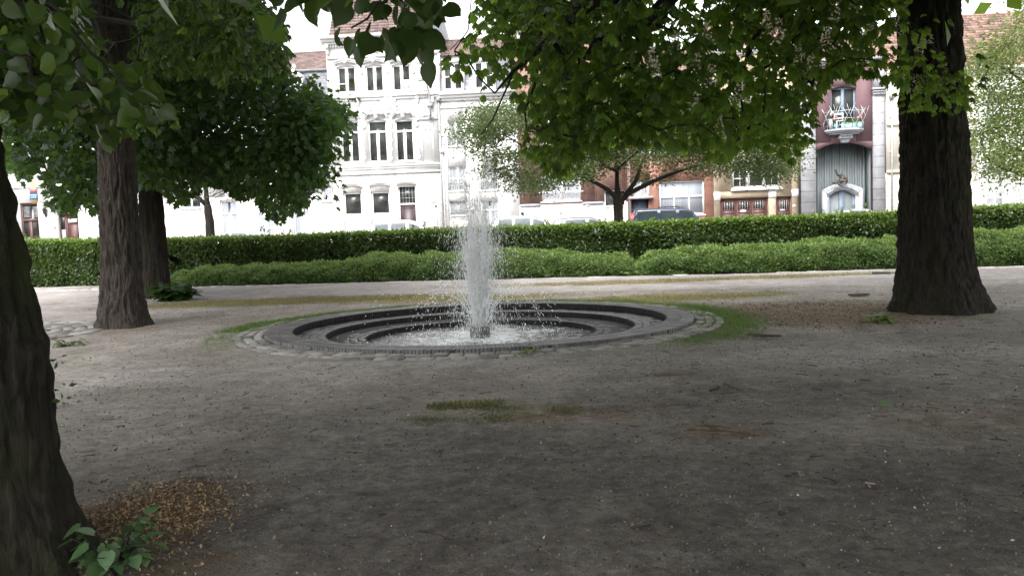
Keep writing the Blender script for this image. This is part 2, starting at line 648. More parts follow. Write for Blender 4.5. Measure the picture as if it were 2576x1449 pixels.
def trunk_mesh(axis, rad, flare=0.5, flare_h=0.5, sides=56, rings=70, rough=0.035, lobes=6, seed=0, groove=20.0):
    """a tapering trunk through the axis points with root flare and furrowed bark"""
    axis = np.asarray(axis, float)
    rad = np.asarray(rad, float)
    L_ = np.concatenate([[0], np.cumsum(np.linalg.norm(np.diff(axis, axis=0), axis=1))])
    s = np.linspace(0, 1, rings) ** 1.35 * L_[-1]
    P = np.stack([np.interp(s, L_, axis[:, i]) for i in range(3)], -1)
    Rd = np.interp(s, L_, rad)
    V = np.zeros((rings, sides, 3))
    for i in range(rings):
        h = s[i]
        fl = flare * math.exp(-h / flare_h)
        for j in range(sides):
            th = 2 * PI * j / sides
            lob = 0.5 + 0.5 * math.cos(lobes * th + seed + 0.6 * math.sin(2 * th + seed))
            r = Rd[i] * (1 + fl * (0.55 + 0.75 * lob) + 0.05 * math.sin(3 * th + seed + h * .4) * (1 - 0.3 * fl))
            q = Vector((math.cos(th) * groove * .35 * Rd[i] + seed, math.sin(th) * groove * .35 * Rd[i], h * 1.3))
            g = noise.noise(q) * 0.6 + noise.noise(q * 2.6) * 0.4
            q2 = Vector((math.cos(th) * 14 * Rd[i], math.sin(th) * 14 * Rd[i] + seed, h * 5))
            r += rough * (g * .8 - abs(noise.noise(q * 1.5)) * 2.2 - abs(noise.noise(q * 3.1)) * 1.0 + 0.6 * noise.noise(q2 * 2))
            V[i, j] = P[i] + np.array([r * math.cos(th), r * math.sin(th), 0])
    i = np.arange(rings - 1)[:, None] * sides
    j = np.arange(sides)[None, :]
    k = (j + 1) % sides
    F = np.stack([i + j, i + k, i + sides + k, i + sides + j], -1).reshape(-1, 4)
    mb = MB()
    mb.add(V.reshape(-1, 3), F)
    return mb


def around(clusters, per, sig):
    n = len(clusters) * per
    return np.repeat(clusters, per, 0) + rng.normal(0, 1, (n, 3)) * np.asarray(sig)


def leaf_tints(P, s=0.9, seed=0.0, lo=0.15, hi=0.85):
    return np.clip(lo + (hi - lo) * (0.5 + 0.45 * holes(P, s, seed)) + rng.normal(0, 0.22, len(P)), 0, 1)


M['bark_lime'] = mat_bark('lime_bark', (0.009, 0.008, 0.0065), (0.056, 0.048, 0.039), 0.6, (0.028, 0.042, 0.010))
M['bark_chestnut'] = mat_bark('chestnut_bark', (0.012, 0.010, 0.009), (0.088, 0.074, 0.065), 0.12, (0.03, 0.036, 0.014))
M['bark_dark'] = mat_bark('dark_bark', (0.0075, 0.0068, 0.006), (0.044, 0.037, 0.033), 0.4, (0.024, 0.03, 0.008))
M['bark_grey'] = mat_bark('street_tree_bark', (0.016, 0.013, 0.012), (0.05, 0.042, 0.037), 0.1)
M['twigbark'] = mat_plain('twig_bark', (0.016, 0.014, 0.012), 0.9, 0.3, 8)
M['leaf_lime'] = mat_leaf('lime_leaf', (0.022, 0.05, 0.014), (0.04, 0.082, 0.021), (0.18, 0.30, 0.035), tr=.42, rough=.34, spec=.5)
M['leaf_chestnut'] = mat_leaf('chestnut_leaf', (0.018, 0.05, 0.014), (0.085, 0.165, 0.032), (0.42, 0.66, 0.075), tr=.48)
M['leaf_chestnut_shaded'] = mat_leaf('shaded_chestnut_leaf', (0.014, 0.036, 0.013), (0.045, 0.095, 0.024), (0.19, 0.33, 0.04), tr=.42)  # chestnut leaf darkened, shade at the left put into its colour
M['leaf_dark'] = mat_leaf('dark_leaf', (0.014, 0.036, 0.012), (0.037, 0.085, 0.023), (0.13, 0.25, 0.032), tr=0.36)
M['leaf_street'] = mat_leaf('pale_street_leaf', (0.06, 0.095, 0.035), (0.12, 0.16, 0.06), (0.20, 0.27, 0.09))
M['leaf_yellowgreen'] = mat_leaf('yellow_green_leaf', (0.085, 0.13, 0.035), (0.16, 0.21, 0.06), (0.27, 0.35, 0.09))
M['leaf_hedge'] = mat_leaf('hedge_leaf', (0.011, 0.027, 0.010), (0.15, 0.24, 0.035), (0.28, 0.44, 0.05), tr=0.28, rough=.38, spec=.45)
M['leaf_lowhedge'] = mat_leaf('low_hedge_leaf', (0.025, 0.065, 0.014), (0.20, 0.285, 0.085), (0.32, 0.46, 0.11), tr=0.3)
M['blossom'] = mat_plain('cream_blossom', (0.74, 0.66, 0.56), 0.8, 0.2, 20)
M['hedge_core'] = mat_plain('hedge_dark', (0.012, 0.014, 0.008), 0.95, 0.3, 8)

# ------------------------------------------------------------------ trees
def tree(name, label, base, trunk_mb, bark, crown_mb, leafmat, wood_mb=None, group=None, cat='tree'):
    t = empty(name, base, 0, label, cat, group)
    off = tuple(-c for c in base)
    trunk_mb.build('trunk', bark, t, off, smooth=True)
    if wood_mb is not None and wood_mb.n:
        wood_mb.build('branches', M['twigbark'], t, off, smooth=True)
    crown_mb.build('crown', leafmat, t, off)
    return t


def add_foliage(mb, kind, clusters, per, sig, size, seed, droop=0.0, lo=.15, hi=.85, up=.35, within=None):
    P = around(clusters, per, sig)
    C0 = np.repeat(clusters, per, 0)
    if within is not None:                               # the crown keeps to its outline
        u, v, dd = proj(P)
        k = in_poly(u, v + size * .45 * FPX / dd, within)
        P, C0 = P[k], C0[k]
    n = len(P)
    out_ = P - C0
    out_ /= np.linalg.norm(out_, axis=1)[:, None] + 1e-9
    d = out_ * .7 + rand_dirs(n) * .6
    d[:, 2] = d[:, 2] * .45 - droop
    nn = rand_dirs(n) * .55
    nn[:, 2] += up
    put_leaves(mb, kind, P, d, nn, size * rng.uniform(.7, 1.25, n), leaf_tints(P, .9, seed, lo, hi))
    return P


def high_crown(n, c, r):
    """unseen top of a tall crown, shaped for its shade, open over the fountain"""
    q = rand_dirs(n) * (rng.uniform(.25, 1, n) ** .4)[:, None]
    P = np.asarray(c) + q * np.asarray(r)
    u, v, d = proj(P)
    k = ((d < .3) | (v < -60)) & (np.hypot(P[:, 0] + .7, P[:, 1] - 16) > 4.6)
    return P[k]


# foreground lime at the left, its crown hanging over the camera
bA = gp(-60, 1440)
bA = np.array([-2.86, 4.15, 0.0])
trA = trunk_mesh([bA + [0, 0, -.1], bA + [.0, 0, .5], bA + [.04, 0.02, 1.1], bA + [-.045, .05, 2.0], bA + [-.22, .1, 4.2], bA + [-.3, .1, 7.5]],
                 [.45, .445, .425, .38, .30, .18], .50, .36, 160, 220, .034, 7, 1.3)
polyA = [(-90, -60), (215, -60), (255, 90), (330, 175), (385, 235), (415, 290), (385, 325), (330, 300), (290, 365), (255, 375), (215, 320), (130, 300), (110, 345), (60, 330), (20, 280), (-90, 300)]
polyE = [(660, -60), (1095, -60), (1092, 60), (1085, 95), (1060, 125), (1010, 100), (960, 80), (935, 60), (900, 85), (850, 100), (838, 60), (880, 30), (800, 22), (690, -5)]
outA = polyA[:1] + [(205, -60), (215, 60), (222, 120), (235, 165)] + polyA[3:]
clA = np.concatenate([in_volume(95, outA, 3.6, 5.6, -.45, 2.0, 1.0), in_volume(40, outA, 5.6, 7.5, -.3, 2, 2.)])
clE = in_volume(30, polyE, 3.1, 3.9)
ovA = hidden_box(480, (-9, -5, 4.2), (5, 7.2, 8.5))  # unseen overhead foliage, added to shade the foreground
limbA = [([bA + [-.10, .05, 2.3], bA + [.4, -.1, 3.0], bA + [1.4, -.5, 3.35], bA + [2.4, -.8, 3.3]], [.10, .08, .05, .02]),
         ([bA + [-.15, .05, 3.0], bA + [.5, .9, 3.9], bA + [1.5, 2.6, 4.6]], [.12, .08, .04]),
         ([bA + [-.2, .1, 4.0], bA + [1.0, -1.2, 5.6], bA + [3.4, -2.4, 6.6]], [.14, .1, .05]),
         ([bA + [-.2, .1, 4.2], bA + [-1.8, 1.5, 5.8], bA + [-4, 2.6, 6.4]], [.13, .09, .05]),
         ([bA + [-.3, .1, 6], bA + [.8, 2.5, 7.2], bA + [2.2, 4.5, 7.6]], [.12, .08, .04]),
         ([bA + [-.12, .05, 2.4], bA + [-.5, .5, 2.7], bA + [-.2, 1.0, 2.6]], [.05, .035, .02])]
wdA = skeleton(MB(), limbA, np.concatenate([clA, clE, ovA[::3]]), .004, .08)
crA = MB()
for u_, v_ in ((158, 980), (160, 1012), (142, 905)):          # epicormic sprigs on the trunk
    q_ = at(u_, v_, 4.12)
    add_foliage(crA, 'small', q_[None], 5, (.02, .02, .015), .038, 2.0, .1, .5, 1.)
add_foliage(crA, 'lime', clA, 13, (.14, .22, .11), .082, 1.0, .55, .0, .8, .35, outA)
add_foliage(crA, 'lime', clE, 4, (.06, .1, .045), .088, 2.0, .75, .0, .75)
add_foliage(crA, 'small', ovA, 26, (.55, .55, .35), .34, 3.0, .2)
hiA = high_crown(480, (-2.6, .5, 11.5), (7.0, 6.5, 5.5))
add_foliage(crA, 'small', hiA, 26, (.8, .8, .5), .5, 3.2, .2)
tree('lime_tree', 'thick mossy lime trunk nearest the camera with heart-shaped leaves hanging overhead', bA, trA, M['bark_lime'], crA, M['leaf_lime'], wdA)

# second trunk at the left: a horse chestnut
bB = gp(308, 822)
def axis_px(pts, Y):
    return [at(u, v, Y) for u, v in pts]
YB = bB[1]
axB = [bB + [0, 0, -.1]] + axis_px([(306, 700), (303, 600), (296, 450), (288, 300), (281, 150), (275, 0), (262, -350), (250, -700)], YB)
trB = trunk_mesh(axB, [.42, .375, .36, .345, .33, .315, .30, .24, .14], .42, .35, 110, 170, .04, 5, 4.1)
polyB = [(250, -80), (640, -80), (655, 15), (700, 45), (742, 85), (722, 118), (738, 160), (722, 195), (690, 170), (640, 200), (600, 178), (560, 212), (500, 185), (450, 200), (380, 190), (350, 215), (255, 160)]
outB = [(max(u, 345), v) for u, v in polyB]
clB = np.concatenate([in_volume(130, outB, 11.8, 17.5, -.45, 1.0, 3.0), in_volume(40, [(-20, -80), (225, -80), (225, 150), (120, 220), (-20, 240)], 13.0, 18.0)])
fullB = outB + [(350, 215), (330, 215), (330, -90)]
fB = in_volume(14, [(245, 150), (400, 215), (395, 330), (330, 340), (230, 250)], 11.5, 14.0)
ovB = hidden_box(150, (-13, 8, 6.6), (-3.2, 19, 10), 60, lambda P: np.hypot(P[:, 0] + .5, P[:, 1] - 15) > 3.5)
limbB = [([axB[6], axB[6] + [1.5, -.5, .8], axB[6] + [3.4, -1.0, .6]], [.14, .1, .05]), ([axB[7], axB[7] + [2, 1.0, .3], axB[7] + [3.4, 2, -.6]], [.12, .09, .04]),
         ([axB[7], axB[7] + [-2, 0, .6], axB[7] + [-4.4, 0, .4]], [.12, .09, .04]), ([axB[5], axB[5] + [.4, -1.4, .6], axB[5] + [.5, -2.4, .3]], [.08, .06, .03])]
wdB = skeleton(MB(), limbB, np.concatenate([clB, fB, ovB[::3]]), .006, .1)
crB = MB()
add_foliage(crB, 'chestnut', clB[:130], 15, (.34, .4, .26), .128, 5.0, .0, .0, .75, 1.5, outB)
add_foliage(crB, 'chestnut', clB[130:], 15, (.3, .4, .26), .128, 5.2, .0, .0, .6, 1.5)
add_foliage(crB, 'chestnut', fB, 6, (.2, .3, .15), .13, 5.5, .0, .0, .6, 1.5)
add_foliage(crB, 'small', ovB, 30, (.7, .7, .4), .42, 6.0, .2)
hiB = high_crown(170, (-7.6, 14.5, 13), (5.4, 5.5, 5.5))
add_foliage(crB, 'small', hiB, 26, (.8, .8, .5), .5, 6.2, .2)
tree('horse_chestnut_tree', 'furrowed grey-brown trunk between the mossy lime and the darker trunk behind it', bB, trB, M['bark_chestnut'], crB, M['leaf_chestnut_shaded'], wdB)

# third trunk at the left: a dark maple whose crown hides the houses
bC = gp(392, 748)
YC = bC[1]
axC = [bC + [0, 0, -.1]] + axis_px([(390, 660), (384, 560), (378, 450), (370, 300), (362, 100), (355, -100), (350, -420)], YC)
trC = trunk_mesh(axC, [.40, .36, .34, .32, .30, .27, .22, .12], .35, .35, 56, 90, .03, 5, 2.2)
polyC = [(-60, -80), (250, -80), (640, -60), (700, 150), (735, 215), (770, 228), (835, 258), (882, 285), (858, 335), (815, 345), (800, 380), (822, 395), (792, 420), (800, 470), (770, 500), (775, 540), (740, 540), (700, 572), (672, 548), (640, 500), (600, 510), (560, 480), (520, 468), (470, 520), (438, 532), (418, 490), (330, 470), (245, 470), (243, 545), (205, 530), (190, 552), (165, 538), (125, 545), (118, 500), (100, 455), (130, 390), (95, 430), (62, 470), (30, 440), (-60, 440)]
clC = in_volume(760, polyC, YC - 4.5, YC + 3.5, -.62, .7, 4.0)
polyC2 = [(745, 215), (835, 258), (882, 285), (858, 335), (815, 345), (800, 380), (822, 395), (792, 420), (800, 470), (770, 500), (740, 400), (720, 300)]
clC2 = in_volume(60, polyC2, YC - 4.5, YC - 1)
ovC = hidden_box(60, (-14, 17, 8.2), (-5, 26, 11), 60)
limbC = [([axC[4], axC[4] + [1.4, -.6, .9], axC[4] + [3.4, -1.4, 1.2]], [.14, .1, .05]), ([axC[5], axC[5] + [-1.6, -.6, .7], axC[5] + [-3.2, -1, .6]], [.13, .09, .05]),
         ([axC[3], axC[3] + [1.2, .6, .4], axC[3] + [2.6, 1, .2]], [.1, .07, .04]), ([axC[3], axC[3] + [-1.0, -.8, .2], axC[3] + [-2.0, -1.4, .0]], [.09, .06, .03]),
         ([axC[6], axC[6] + [1.6, .6, .6], axC[6] + [3, 1, .6]], [.1, .07, .04])]
wdC = skeleton(MB(), limbC, np.concatenate([clC, clC2, ovC[::3]]), .006, .1)
crC = MB()
add_foliage(crC, 'maple', clC, 46, (.34, .42, .25), .17, 7.0, .4, .05, .8, .35, polyC)
add_foliage(crC, 'maple', clC2, 40, (.26, .3, .2), .15, 7.5, .35, .5, 1.)  # right edge tinted paler, skylight put into the leaf colour
add_foliage(crC, 'small', ovC, 26, (.7, .7, .4), .42, 8.0, .2)
hiC = high_crown(40, (-10.5, 22.0, 13), (5.5, 5, 6))
add_foliage(crC, 'small', hiC, 26, (.8, .8, .5), .5, 8.2, .2)
tree('maple_tree', 'dark trunk behind the others with a dense low dark-green crown hiding the white houses', bC, trC, M['bark_dark'], crC, M['leaf_dark'], wdC)

# the big horse chestnut at the right
bD = gp(2368, 782)
YD = bD[1]
axD = [bD + [0, 0, -.1]] + axis_px([(2358, 700), (2352, 600), (2350, 450), (2345, 300), (2338, 150), (2332, 0), (2325, -250), (2320, -600)], YD)
trD = trunk_mesh(axD, [.70, .60, .565, .535, .51, .49, .48, .42, .28], .30, .42, 140, 180, .05, 8, .7)
polyD = [(1110, 140), (1140, 100), (1190, 85), (1190, 30), (1215, -80), (2420, -80), (2425, 90), (2400, 100), (2430, 130), (2400, 180), (2380, 150), (2340, 160), (2300, 190), (2270, 235), (2225, 225), (2190, 195), (2150, 212), (2100, 195), (2060, 245), (2048, 320), (2038, 395), (2010, 385), (1985, 425), (1945, 385), (1900, 372), (1862, 380), (1825, 415), (1805, 440), (1788, 420), (1760, 388), (1700, 372), (1620, 370), (1560, 372), (1520, 398), (1480, 372), (1455, 425), (1410, 452), (1368, 440), (1365, 410), (1310, 390), (1322, 345), (1345, 310), (1310, 292), (1275, 225), (1245, 238), (1215, 270), (1198, 248), (1150, 232), (1128, 200)]
outD = [(min(u, 2290) if v < 150 else u, v) for u, v in polyD]
polyD = [(min(u, 2265), v - 30 if v > 170 else v) for u, v in polyD]
clD = in_volume(520, polyD, 8.2, 13.4, -.24, 1.0, 6.0)
clD2 = np.concatenate([in_volume(13, [(2270, 60), (2330, 70), (2350, 190), (2330, 300), (2280, 230)], YD - 2.2, YD - .8), in_volume(9, [(2370, 170), (2440, 190), (2420, 245), (2350, 215)], YD - 2.0, YD - .8)])
ovD = hidden_box(520, (0.5, -4, 4.9), (13, 8.0, 9), 60)  # unseen foliage reaching over the camera, added for shade
ovD3 = hidden_box(130, (1.5, 8, 5.2), (10, 14, 8.5), 60)
ovD2 = hidden_box(110, (3.5, 11, 6.6), (14, 20, 10), 60)
def px_path(pts):
    return [at(u, v, Y) for u, v, Y in pts]
limbD = [(px_path([(2335, -120, YD), (2180, -60, 12.5), (1990, 10, 11.5), (1900, 90, 11.2)]), [.2, .13, .07, .03]),
         (px_path([(2330, -300, YD), (2000, -200, 11.5), (1720, -40, 10.2), (1620, 60, 9.8), (1500, 100, 9.6), (1470, 150, 9.5)]), [.22, .16, .11, .07, .045, .02]),
         (px_path([(1720, -40, 10.2), (1500, 0, 9.6), (1420, 55, 9.4), (1380, 95, 9.4), (1340, 140, 9.3), (1290, 180, 9.3), (1245, 235, 9.2)]), [.11, .085, .075, .05, .035, .02, .01]),
         (px_path([(1380, 95, 9.4), (1410, 130, 9.5), (1455, 150, 9.6), (1470, 210, 9.7)]), [.04, .03, .02, .01]),
         (px_path([(1290, 180, 9.3), (1278, 215, 9.35), (1262, 250, 9.4), (1240, 300, 9.4), (1210, 340, 9.45)]), [.02, .012, .010, .009, .006]),
         (px_path([(1340, 140, 9.3), (1350, 200, 9.2), (1320, 280, 9.2), (1325, 330, 9.2)]), [.025, .018, .012, .008]),
         (px_path([(1900, 90, 11.2), (1860, 200, 11), (1870, 300, 10.9)]), [.035, .022, .01]),
         (px_path([(2150, -50, 12.4), (2110, 60, 12), (2060, 130, 11.8), (2040, 240, 11.7)]), [.06, .04, .025, .01]),
         (px_path([(2330, -200, YD), (2500, -220, 13), (2700, -260, 12)]), [.18, .12, .06]),
         ([axD[8], axD[8] + [-2.5, -5, 1.0], axD[8] + [-4.5, -9, 1.2]], [.2, .14, .08]),
         ([axD[7], axD[7] + [1.5, -4, 2.0], axD[7] + [1.5, -9, 2.2]], [.18, .14, .08])]
wdD = skeleton(MB(), limbD, np.concatenate([clD, clD2, ovD[::3], ovD2[::4]]), .005, .1, .05)
crD = MB()
add_foliage(crD, 'chestnut', clD, 13, (.2, .32, .17), .104, 9.0, .0, -.38, 1.0, 1.5, outD)
add_foliage(crD, 'chestnut', clD2, 9, (.15, .25, .12), .104, 9.5, .0, .0, .5, 1.5)
add_foliage(crD, 'small', ovD, 28, (.55, .55, .35), .36, 10., .2)
add_foliage(crD, 'small', ovD3, 28, (.55, .55, .35), .36, 10.5, .2)
add_foliage(crD, 'small', ovD2, 28, (.6, .6, .4), .4, 11., .2)
hiD = high_crown(480, (6.4, 8.2, 12), (6.8, 5, 6))
add_foliage(crD, 'small', hiD, 26, (.8, .8, .5), .5, 11.2, .2)
tD = tree('horse_chestnut_tree', 'massive dark trunk at right with palmate leaves and cream flower spikes', bD, trD, M['bark_dark'], crD, M['leaf_chestnut'], wdD)
# flower spikes (candles) of the chestnut
spikes = [(2100, 40), (2180, 60), (2262, 70), (2268, 95), (2312, 128), (2335, 98), (2268, 210), (2305, 210), (2150, 20), (1960, 80), (1780, 88), (1750, 150), (1790, 195), (1640, 150), (1648, 170), (1700, 110), (2010, 140), (2040, 170), (1745, 260), (2080, 100), (1930, 60), (1860, 230), (1810, 320)]
fl = MB()
for u, v in spikes:
    Y = rng.uniform(8.1, 9.2) if u < 2200 else YD - rng.uniform(1.4, 2.2)
    p = at(u, v, Y)
    n = 46
    h = rng.uniform(0, 1, n)
    a = rng.uniform(0, 2 * PI, n)
    rr = (.055 * (1 - h * .8) + .008)
    Q = p + np.stack([np.cos(a) * rr, np.sin(a) * rr, h * .22 - .1], -1)
    put_leaves(fl, 'small', Q, rand_dirs(n), rand_dirs(n), .034, rng.uniform(0, 1, n))
fl.build('flower_spikes', M['blossom'], tD, tuple(-c for c in bD))

# street trees beyond the hedge
def street_tree(name, label, base, axis, rad, limbs, poly, D0, D1, n, leafmat, per=22, size=.10, sig=(.4, .5, .22), hole=-.5, kind='small', extra=None, twig=.006):
    tr = trunk_mesh(axis, rad, .25, .3, 28, 40, .012, 4, 3.0)
    cl = in_volume(n, poly, D0, D1, hole, .8, 2.5)
    if extra is not None:
        cl = np.concatenate([cl, extra])
    wd = skeleton(MB(), limbs, cl, twig, .06)
    cr = MB()
    add_foliage(cr, kind, cl, per, sig, size, 12., .15)
    return tree(name, label, base, tr, M['bark_grey'], cr, leafmat, wd, 'young trees along the street beyond the hedge')


Y1 = 32.5
b1 = np.array([at(1556, 560, Y1)[0], Y1, STREET_Z])
ax1 = [b1, *axis_px([(1556, 540), (1555, 510), (1553, 470), (1552, 420), (1555, 340), (1556, 270)], Y1)]
lim1 = [(px_path([(1553, 502, Y1), (1530, 478, Y1 - .3), (1490, 455, Y1 - .6), (1430, 430, Y1 - .8), (1350, 390, Y1 - 1), (1270, 340, Y1 - 1.2), (1225, 300, Y1 - 1.2)]), [.11, .085, .075, .05, .035, .022, .010]),
        (px_path([(1560, 508, Y1), (1580, 488, Y1 + .2), (1640, 458, Y1), (1690, 438, Y1 - .2), (1750, 418, Y1 - .3), (1850, 400, Y1 - .3)]), [.13, .10, .08, .06, .04, .015]),
        (px_path([(1575, 490, Y1), (1600, 455, Y1 + .6), (1615, 410, Y1 + .9), (1640, 340, Y1 + 1)]), [.10, .08, .055, .025]),
        (px_path([(1552, 430, Y1), (1520, 418, Y1 - .5), (1495, 385, Y1 - .8), (1440, 330, Y1 - 1)]), [.07, .055, .04, .02]),
        (px_path([(1554, 425, Y1), (1600, 385, Y1 - .5), (1660, 330, Y1 - .8)]), [.05, .035, .015]),
        (px_path([(1330, 385, Y1 - 1), (1250, 390, Y1 - 1.2), (1190, 380, Y1 - 1.3)]), [.03, .02, .01])]
street_tree('street_tree', 'open-branched young street tree forking low in front of the brick houses', b1, ax1, [.20, .19, .20, .10, .085, .05, .02], lim1,
            [(1130, 310), (1200, 285), (1300, 250), (1450, 200), (1700, 200), (1900, 270), (1985, 360), (1990, 440), (1940, 460), (1890, 420), (1800, 440), (1720, 430), (1690, 400), (1640, 470), (1590, 400), (1540, 440), (1440, 450), (1330, 480), (1270, 470), (1240, 440), (1200, 400), (1220, 370), (1150, 340)], Y1 - 2.8, Y1 + 2.2, 270, M['leaf_street'], 290, .105, (.42, .5, .16), -.35, twig=.007)
Y2 = 33.5
b2 = np.array([at(527, 575, Y2)[0], Y2, STREET_Z])
ax2 = [b2, *axis_px([(528, 560), (524, 530), (520, 500), (515, 440), (510, 380)], Y2)]
street_tree('street_tree', 'slim forked street trunk seen under the dark maple crown, before the white houses', b2, ax2, [.19, .18, .16, .10, .08, .05],
            [(px_path([(521, 518, Y2), (500, 498, Y2), (478, 485, Y2), (440, 470, Y2)]), [.10, .08, .06, .03])],
            [(400, 380), (640, 380), (650, 470), (560, 500), (470, 500), (390, 470)], Y2 - 1.5, Y2 + 2, 40, M['leaf_street'], 24)
Y3 = 31.0
b3 = np.array([at(2640, 560, Y3)[0], Y3, STREET_Z])
ax3 = [b3, *axis_px([(2640, 520), (2638, 460), (2632, 380), (2625, 200), (2620, 0)], Y3)]
lim3 = [(px_path([(2638, 470, Y3), (2580, 442, Y3 - .2), (2540, 428, Y3 - .3), (2500, 412, Y3 - .4), (2475, 390, Y3 - .5), (2465, 340, Y3 - .5)]), [.12, .09, .075, .055, .035, .015]),
        (px_path([(2636, 420, Y3), (2560, 375, Y3 - .5), (2500, 385, Y3 - .6)]), [.08, .05, .02]), (px_path([(2628, 250, Y3), (2540, 180, Y3), (2480, 150, Y3)]), [.07, .045, .02])]
street_tree('street_tree', 'bushy yellow-green street tree reaching in past the big dark trunk at right', b3, ax3, [.24, .22, .2, .17, .12, .06], lim3,
            [(2560, 10), (2600, -60), (2700, -60), (2700, 440), (2570, 445), (2530, 455), (2480, 440), (2440, 400), (2425, 360), (2440, 300), (2420, 250), (2450, 200), (2430, 150), (2480, 110), (2510, 60)], Y3 - 2.5, Y3 + 2.5, 230, M['leaf_yellowgreen'], 110, .12, (.4, .5, .25), -.55, extra=None)
# ------------------------------------------------------------------ ground
FC = np.array([-0.55, 14.15])                       # centre of the fountain
FE = np.array([1.055, 0.985])                       # it is a touch wider than deep


def frad(x, y):
    return np.hypot((x - FC[0]) / FE[0], (y - FC[1]) / FE[1])


xs = np.concatenate([[-400, -200, -100, -60, -40, -30], np.arange(-24, 24.01, .12), [30, 40, 60, 100, 200, 400]])
ys = np.concatenate([[-300, -100, -40, -15, -5, 0], np.arange(2.5, 31.01, .12), [40, 60, 100, 200, 500]])
GX, GY = np.meshgrid(xs, ys)
gx, gy = GX.ravel(), GY.ravel()


def wob(x, y, s, a):
    return a * (np.sin(x * s + 1.7 * np.sin(y * s * .8)) + np.sin(y * s * 1.3 + 1.3 * np.sin(x * s * .7 + 2)))


gz = wob(gx, gy, .8, .006) + wob(gx, gy, 2.3, .004)
gz += np.where(frad(gx, gy) < 4.1, -gz, 0)
gz = np.where(gy > 24, gz * .3, gz)


def blob(cx, cy, rx, ry, k=1.0, pw=2.0):
    d = ((gx - cx) / rx) ** 2 + ((gy - cy) / ry) ** 2
    return k * np.clip(1.25 - d, 0, 1)


def pb(u, v, rx, ry, k=1.0):
    p = gp(u, v)
    return blob(p[0], p[1], rx, ry, k)


fr = frad(gx, gy)
fa = np.degrees(np.arctan2(gy - FC[1], gx - FC[0]))
sm = lambda a, b, x: np.clip((x - a) / (b - a), 0, 1) ** 2 * (3 - 2 * np.clip((x - a) / (b - a), 0, 1))
grass = sm(4.85, 4.0, fr) * (fr > 3.4) * sm(-58, -35, fa) * sm(105, 60, fa) * .85
grass = np.maximum(grass, sm(4.35, 4.15, fr) * (fr > 3.4) * sm(95, 110, fa) * .8)
grass = np.maximum(grass, sm(4.25, 4.1, fr) * (fr > 3.4) * ((fa > 40) & (fa < 100)) * .8)
grass = np.maximum(grass, sm(4.3, 4.1, fr) * (fr > 3.4) * (fa < -150) * .35)
dry = np.maximum(pb(760, 757, 5.2, 1.3, .95), pb(1150, 752, 3.0, .8, .8))
dry = np.maximum(dry, pb(1750, 703, 7.0, .9, .8))
dry = np.maximum(dry, pb(1700, 748, 3.0, 1.0, .9))
dry = np.maximum(dry, pb(1270, 1034, .95, .4, .34))
dry = np.maximum(dry, pb(1190, 1012, .4, .22, .75))
litter = np.maximum(pb(2080, 785, 2.6, 2.3, .9), pb(370, 1300, .5, .72, .9))
litter = np.maximum(litter, pb(310, 830, 1.1, .6, .6))
litter = np.maximum(litter, pb(620, 790, 3.4, 1.6, .34))
litter = np.maximum(litter, pb(1810, 1085, .5, .4, .5))
litter = np.maximum(litter, pb(1450, 1045, .9, .35, .55))
litter = np.maximum(litter, pb(2450, 1050, 1.0, .8, .4))
litter = np.maximum(litter, pb(480, 1440, .5, .6, .5))
dark = sm(7.8, 4.8, gy + .45 * wob(gx, gy, 1.1, 1) - .12 * np.abs(gx)) * .82  # dark humus, with some of the canopy's shade put into its colour
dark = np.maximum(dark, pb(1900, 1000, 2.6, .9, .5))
pale = sm(19.8, 21.4, gy + .17 * gx) * .95
pale = np.maximum(pale, sm(1.0, .2, np.abs(gy - (9.8 - .02 * gx + .03 * gx * gx * .2))) * .45)
pale = np.maximum(pale, sm(-3.5, -6, gx) * sm(16, 18, gy) * .6)
nx, ny = len(xs), len(ys)
ii = np.arange(nx * ny).reshape(ny, nx)
F = np.stack([ii[:-1, :-1], ii[:-1, 1:], ii[1:, 1:], ii[1:, :-1]], -1).reshape(-1, 4)
inside = fr < 3.2
F = F[~inside[F].all(1)]
mt, t, b, L = nodes('park_ground')
tc = nd(t, 'TexCoord')
def noise_at(sc, det=8.0, ro=.7, dist=0.0):
    n = nd(t, 'TexNoise', Scale=sc, Detail=det, Roughness=ro, Distortion=dist)
    L(tc.outputs['Object'], n.inputs['Vector'])
    return n
nA, nB, nC, nD = noise_at(.9, 8, .7, .4), noise_at(9, 8, .75), noise_at(60, 6, .8), noise_at(3.2, 9, .7, .8)
base = ramp(t, [(0.28, (0.145, 0.132, 0.122)), (0.5, (0.245, 0.226, 0.21)), (0.72, (0.33, 0.306, 0.288))])
ma = nd(t, 'MixRGB'); ma.inputs[0].default_value = .5
L(nA.outputs['Fac'], ma.inputs[1]); L(nB.outputs['Fac'], ma.inputs[2])
L(ma.outputs[0], base.inputs[0])
cur = base.outputs[0]
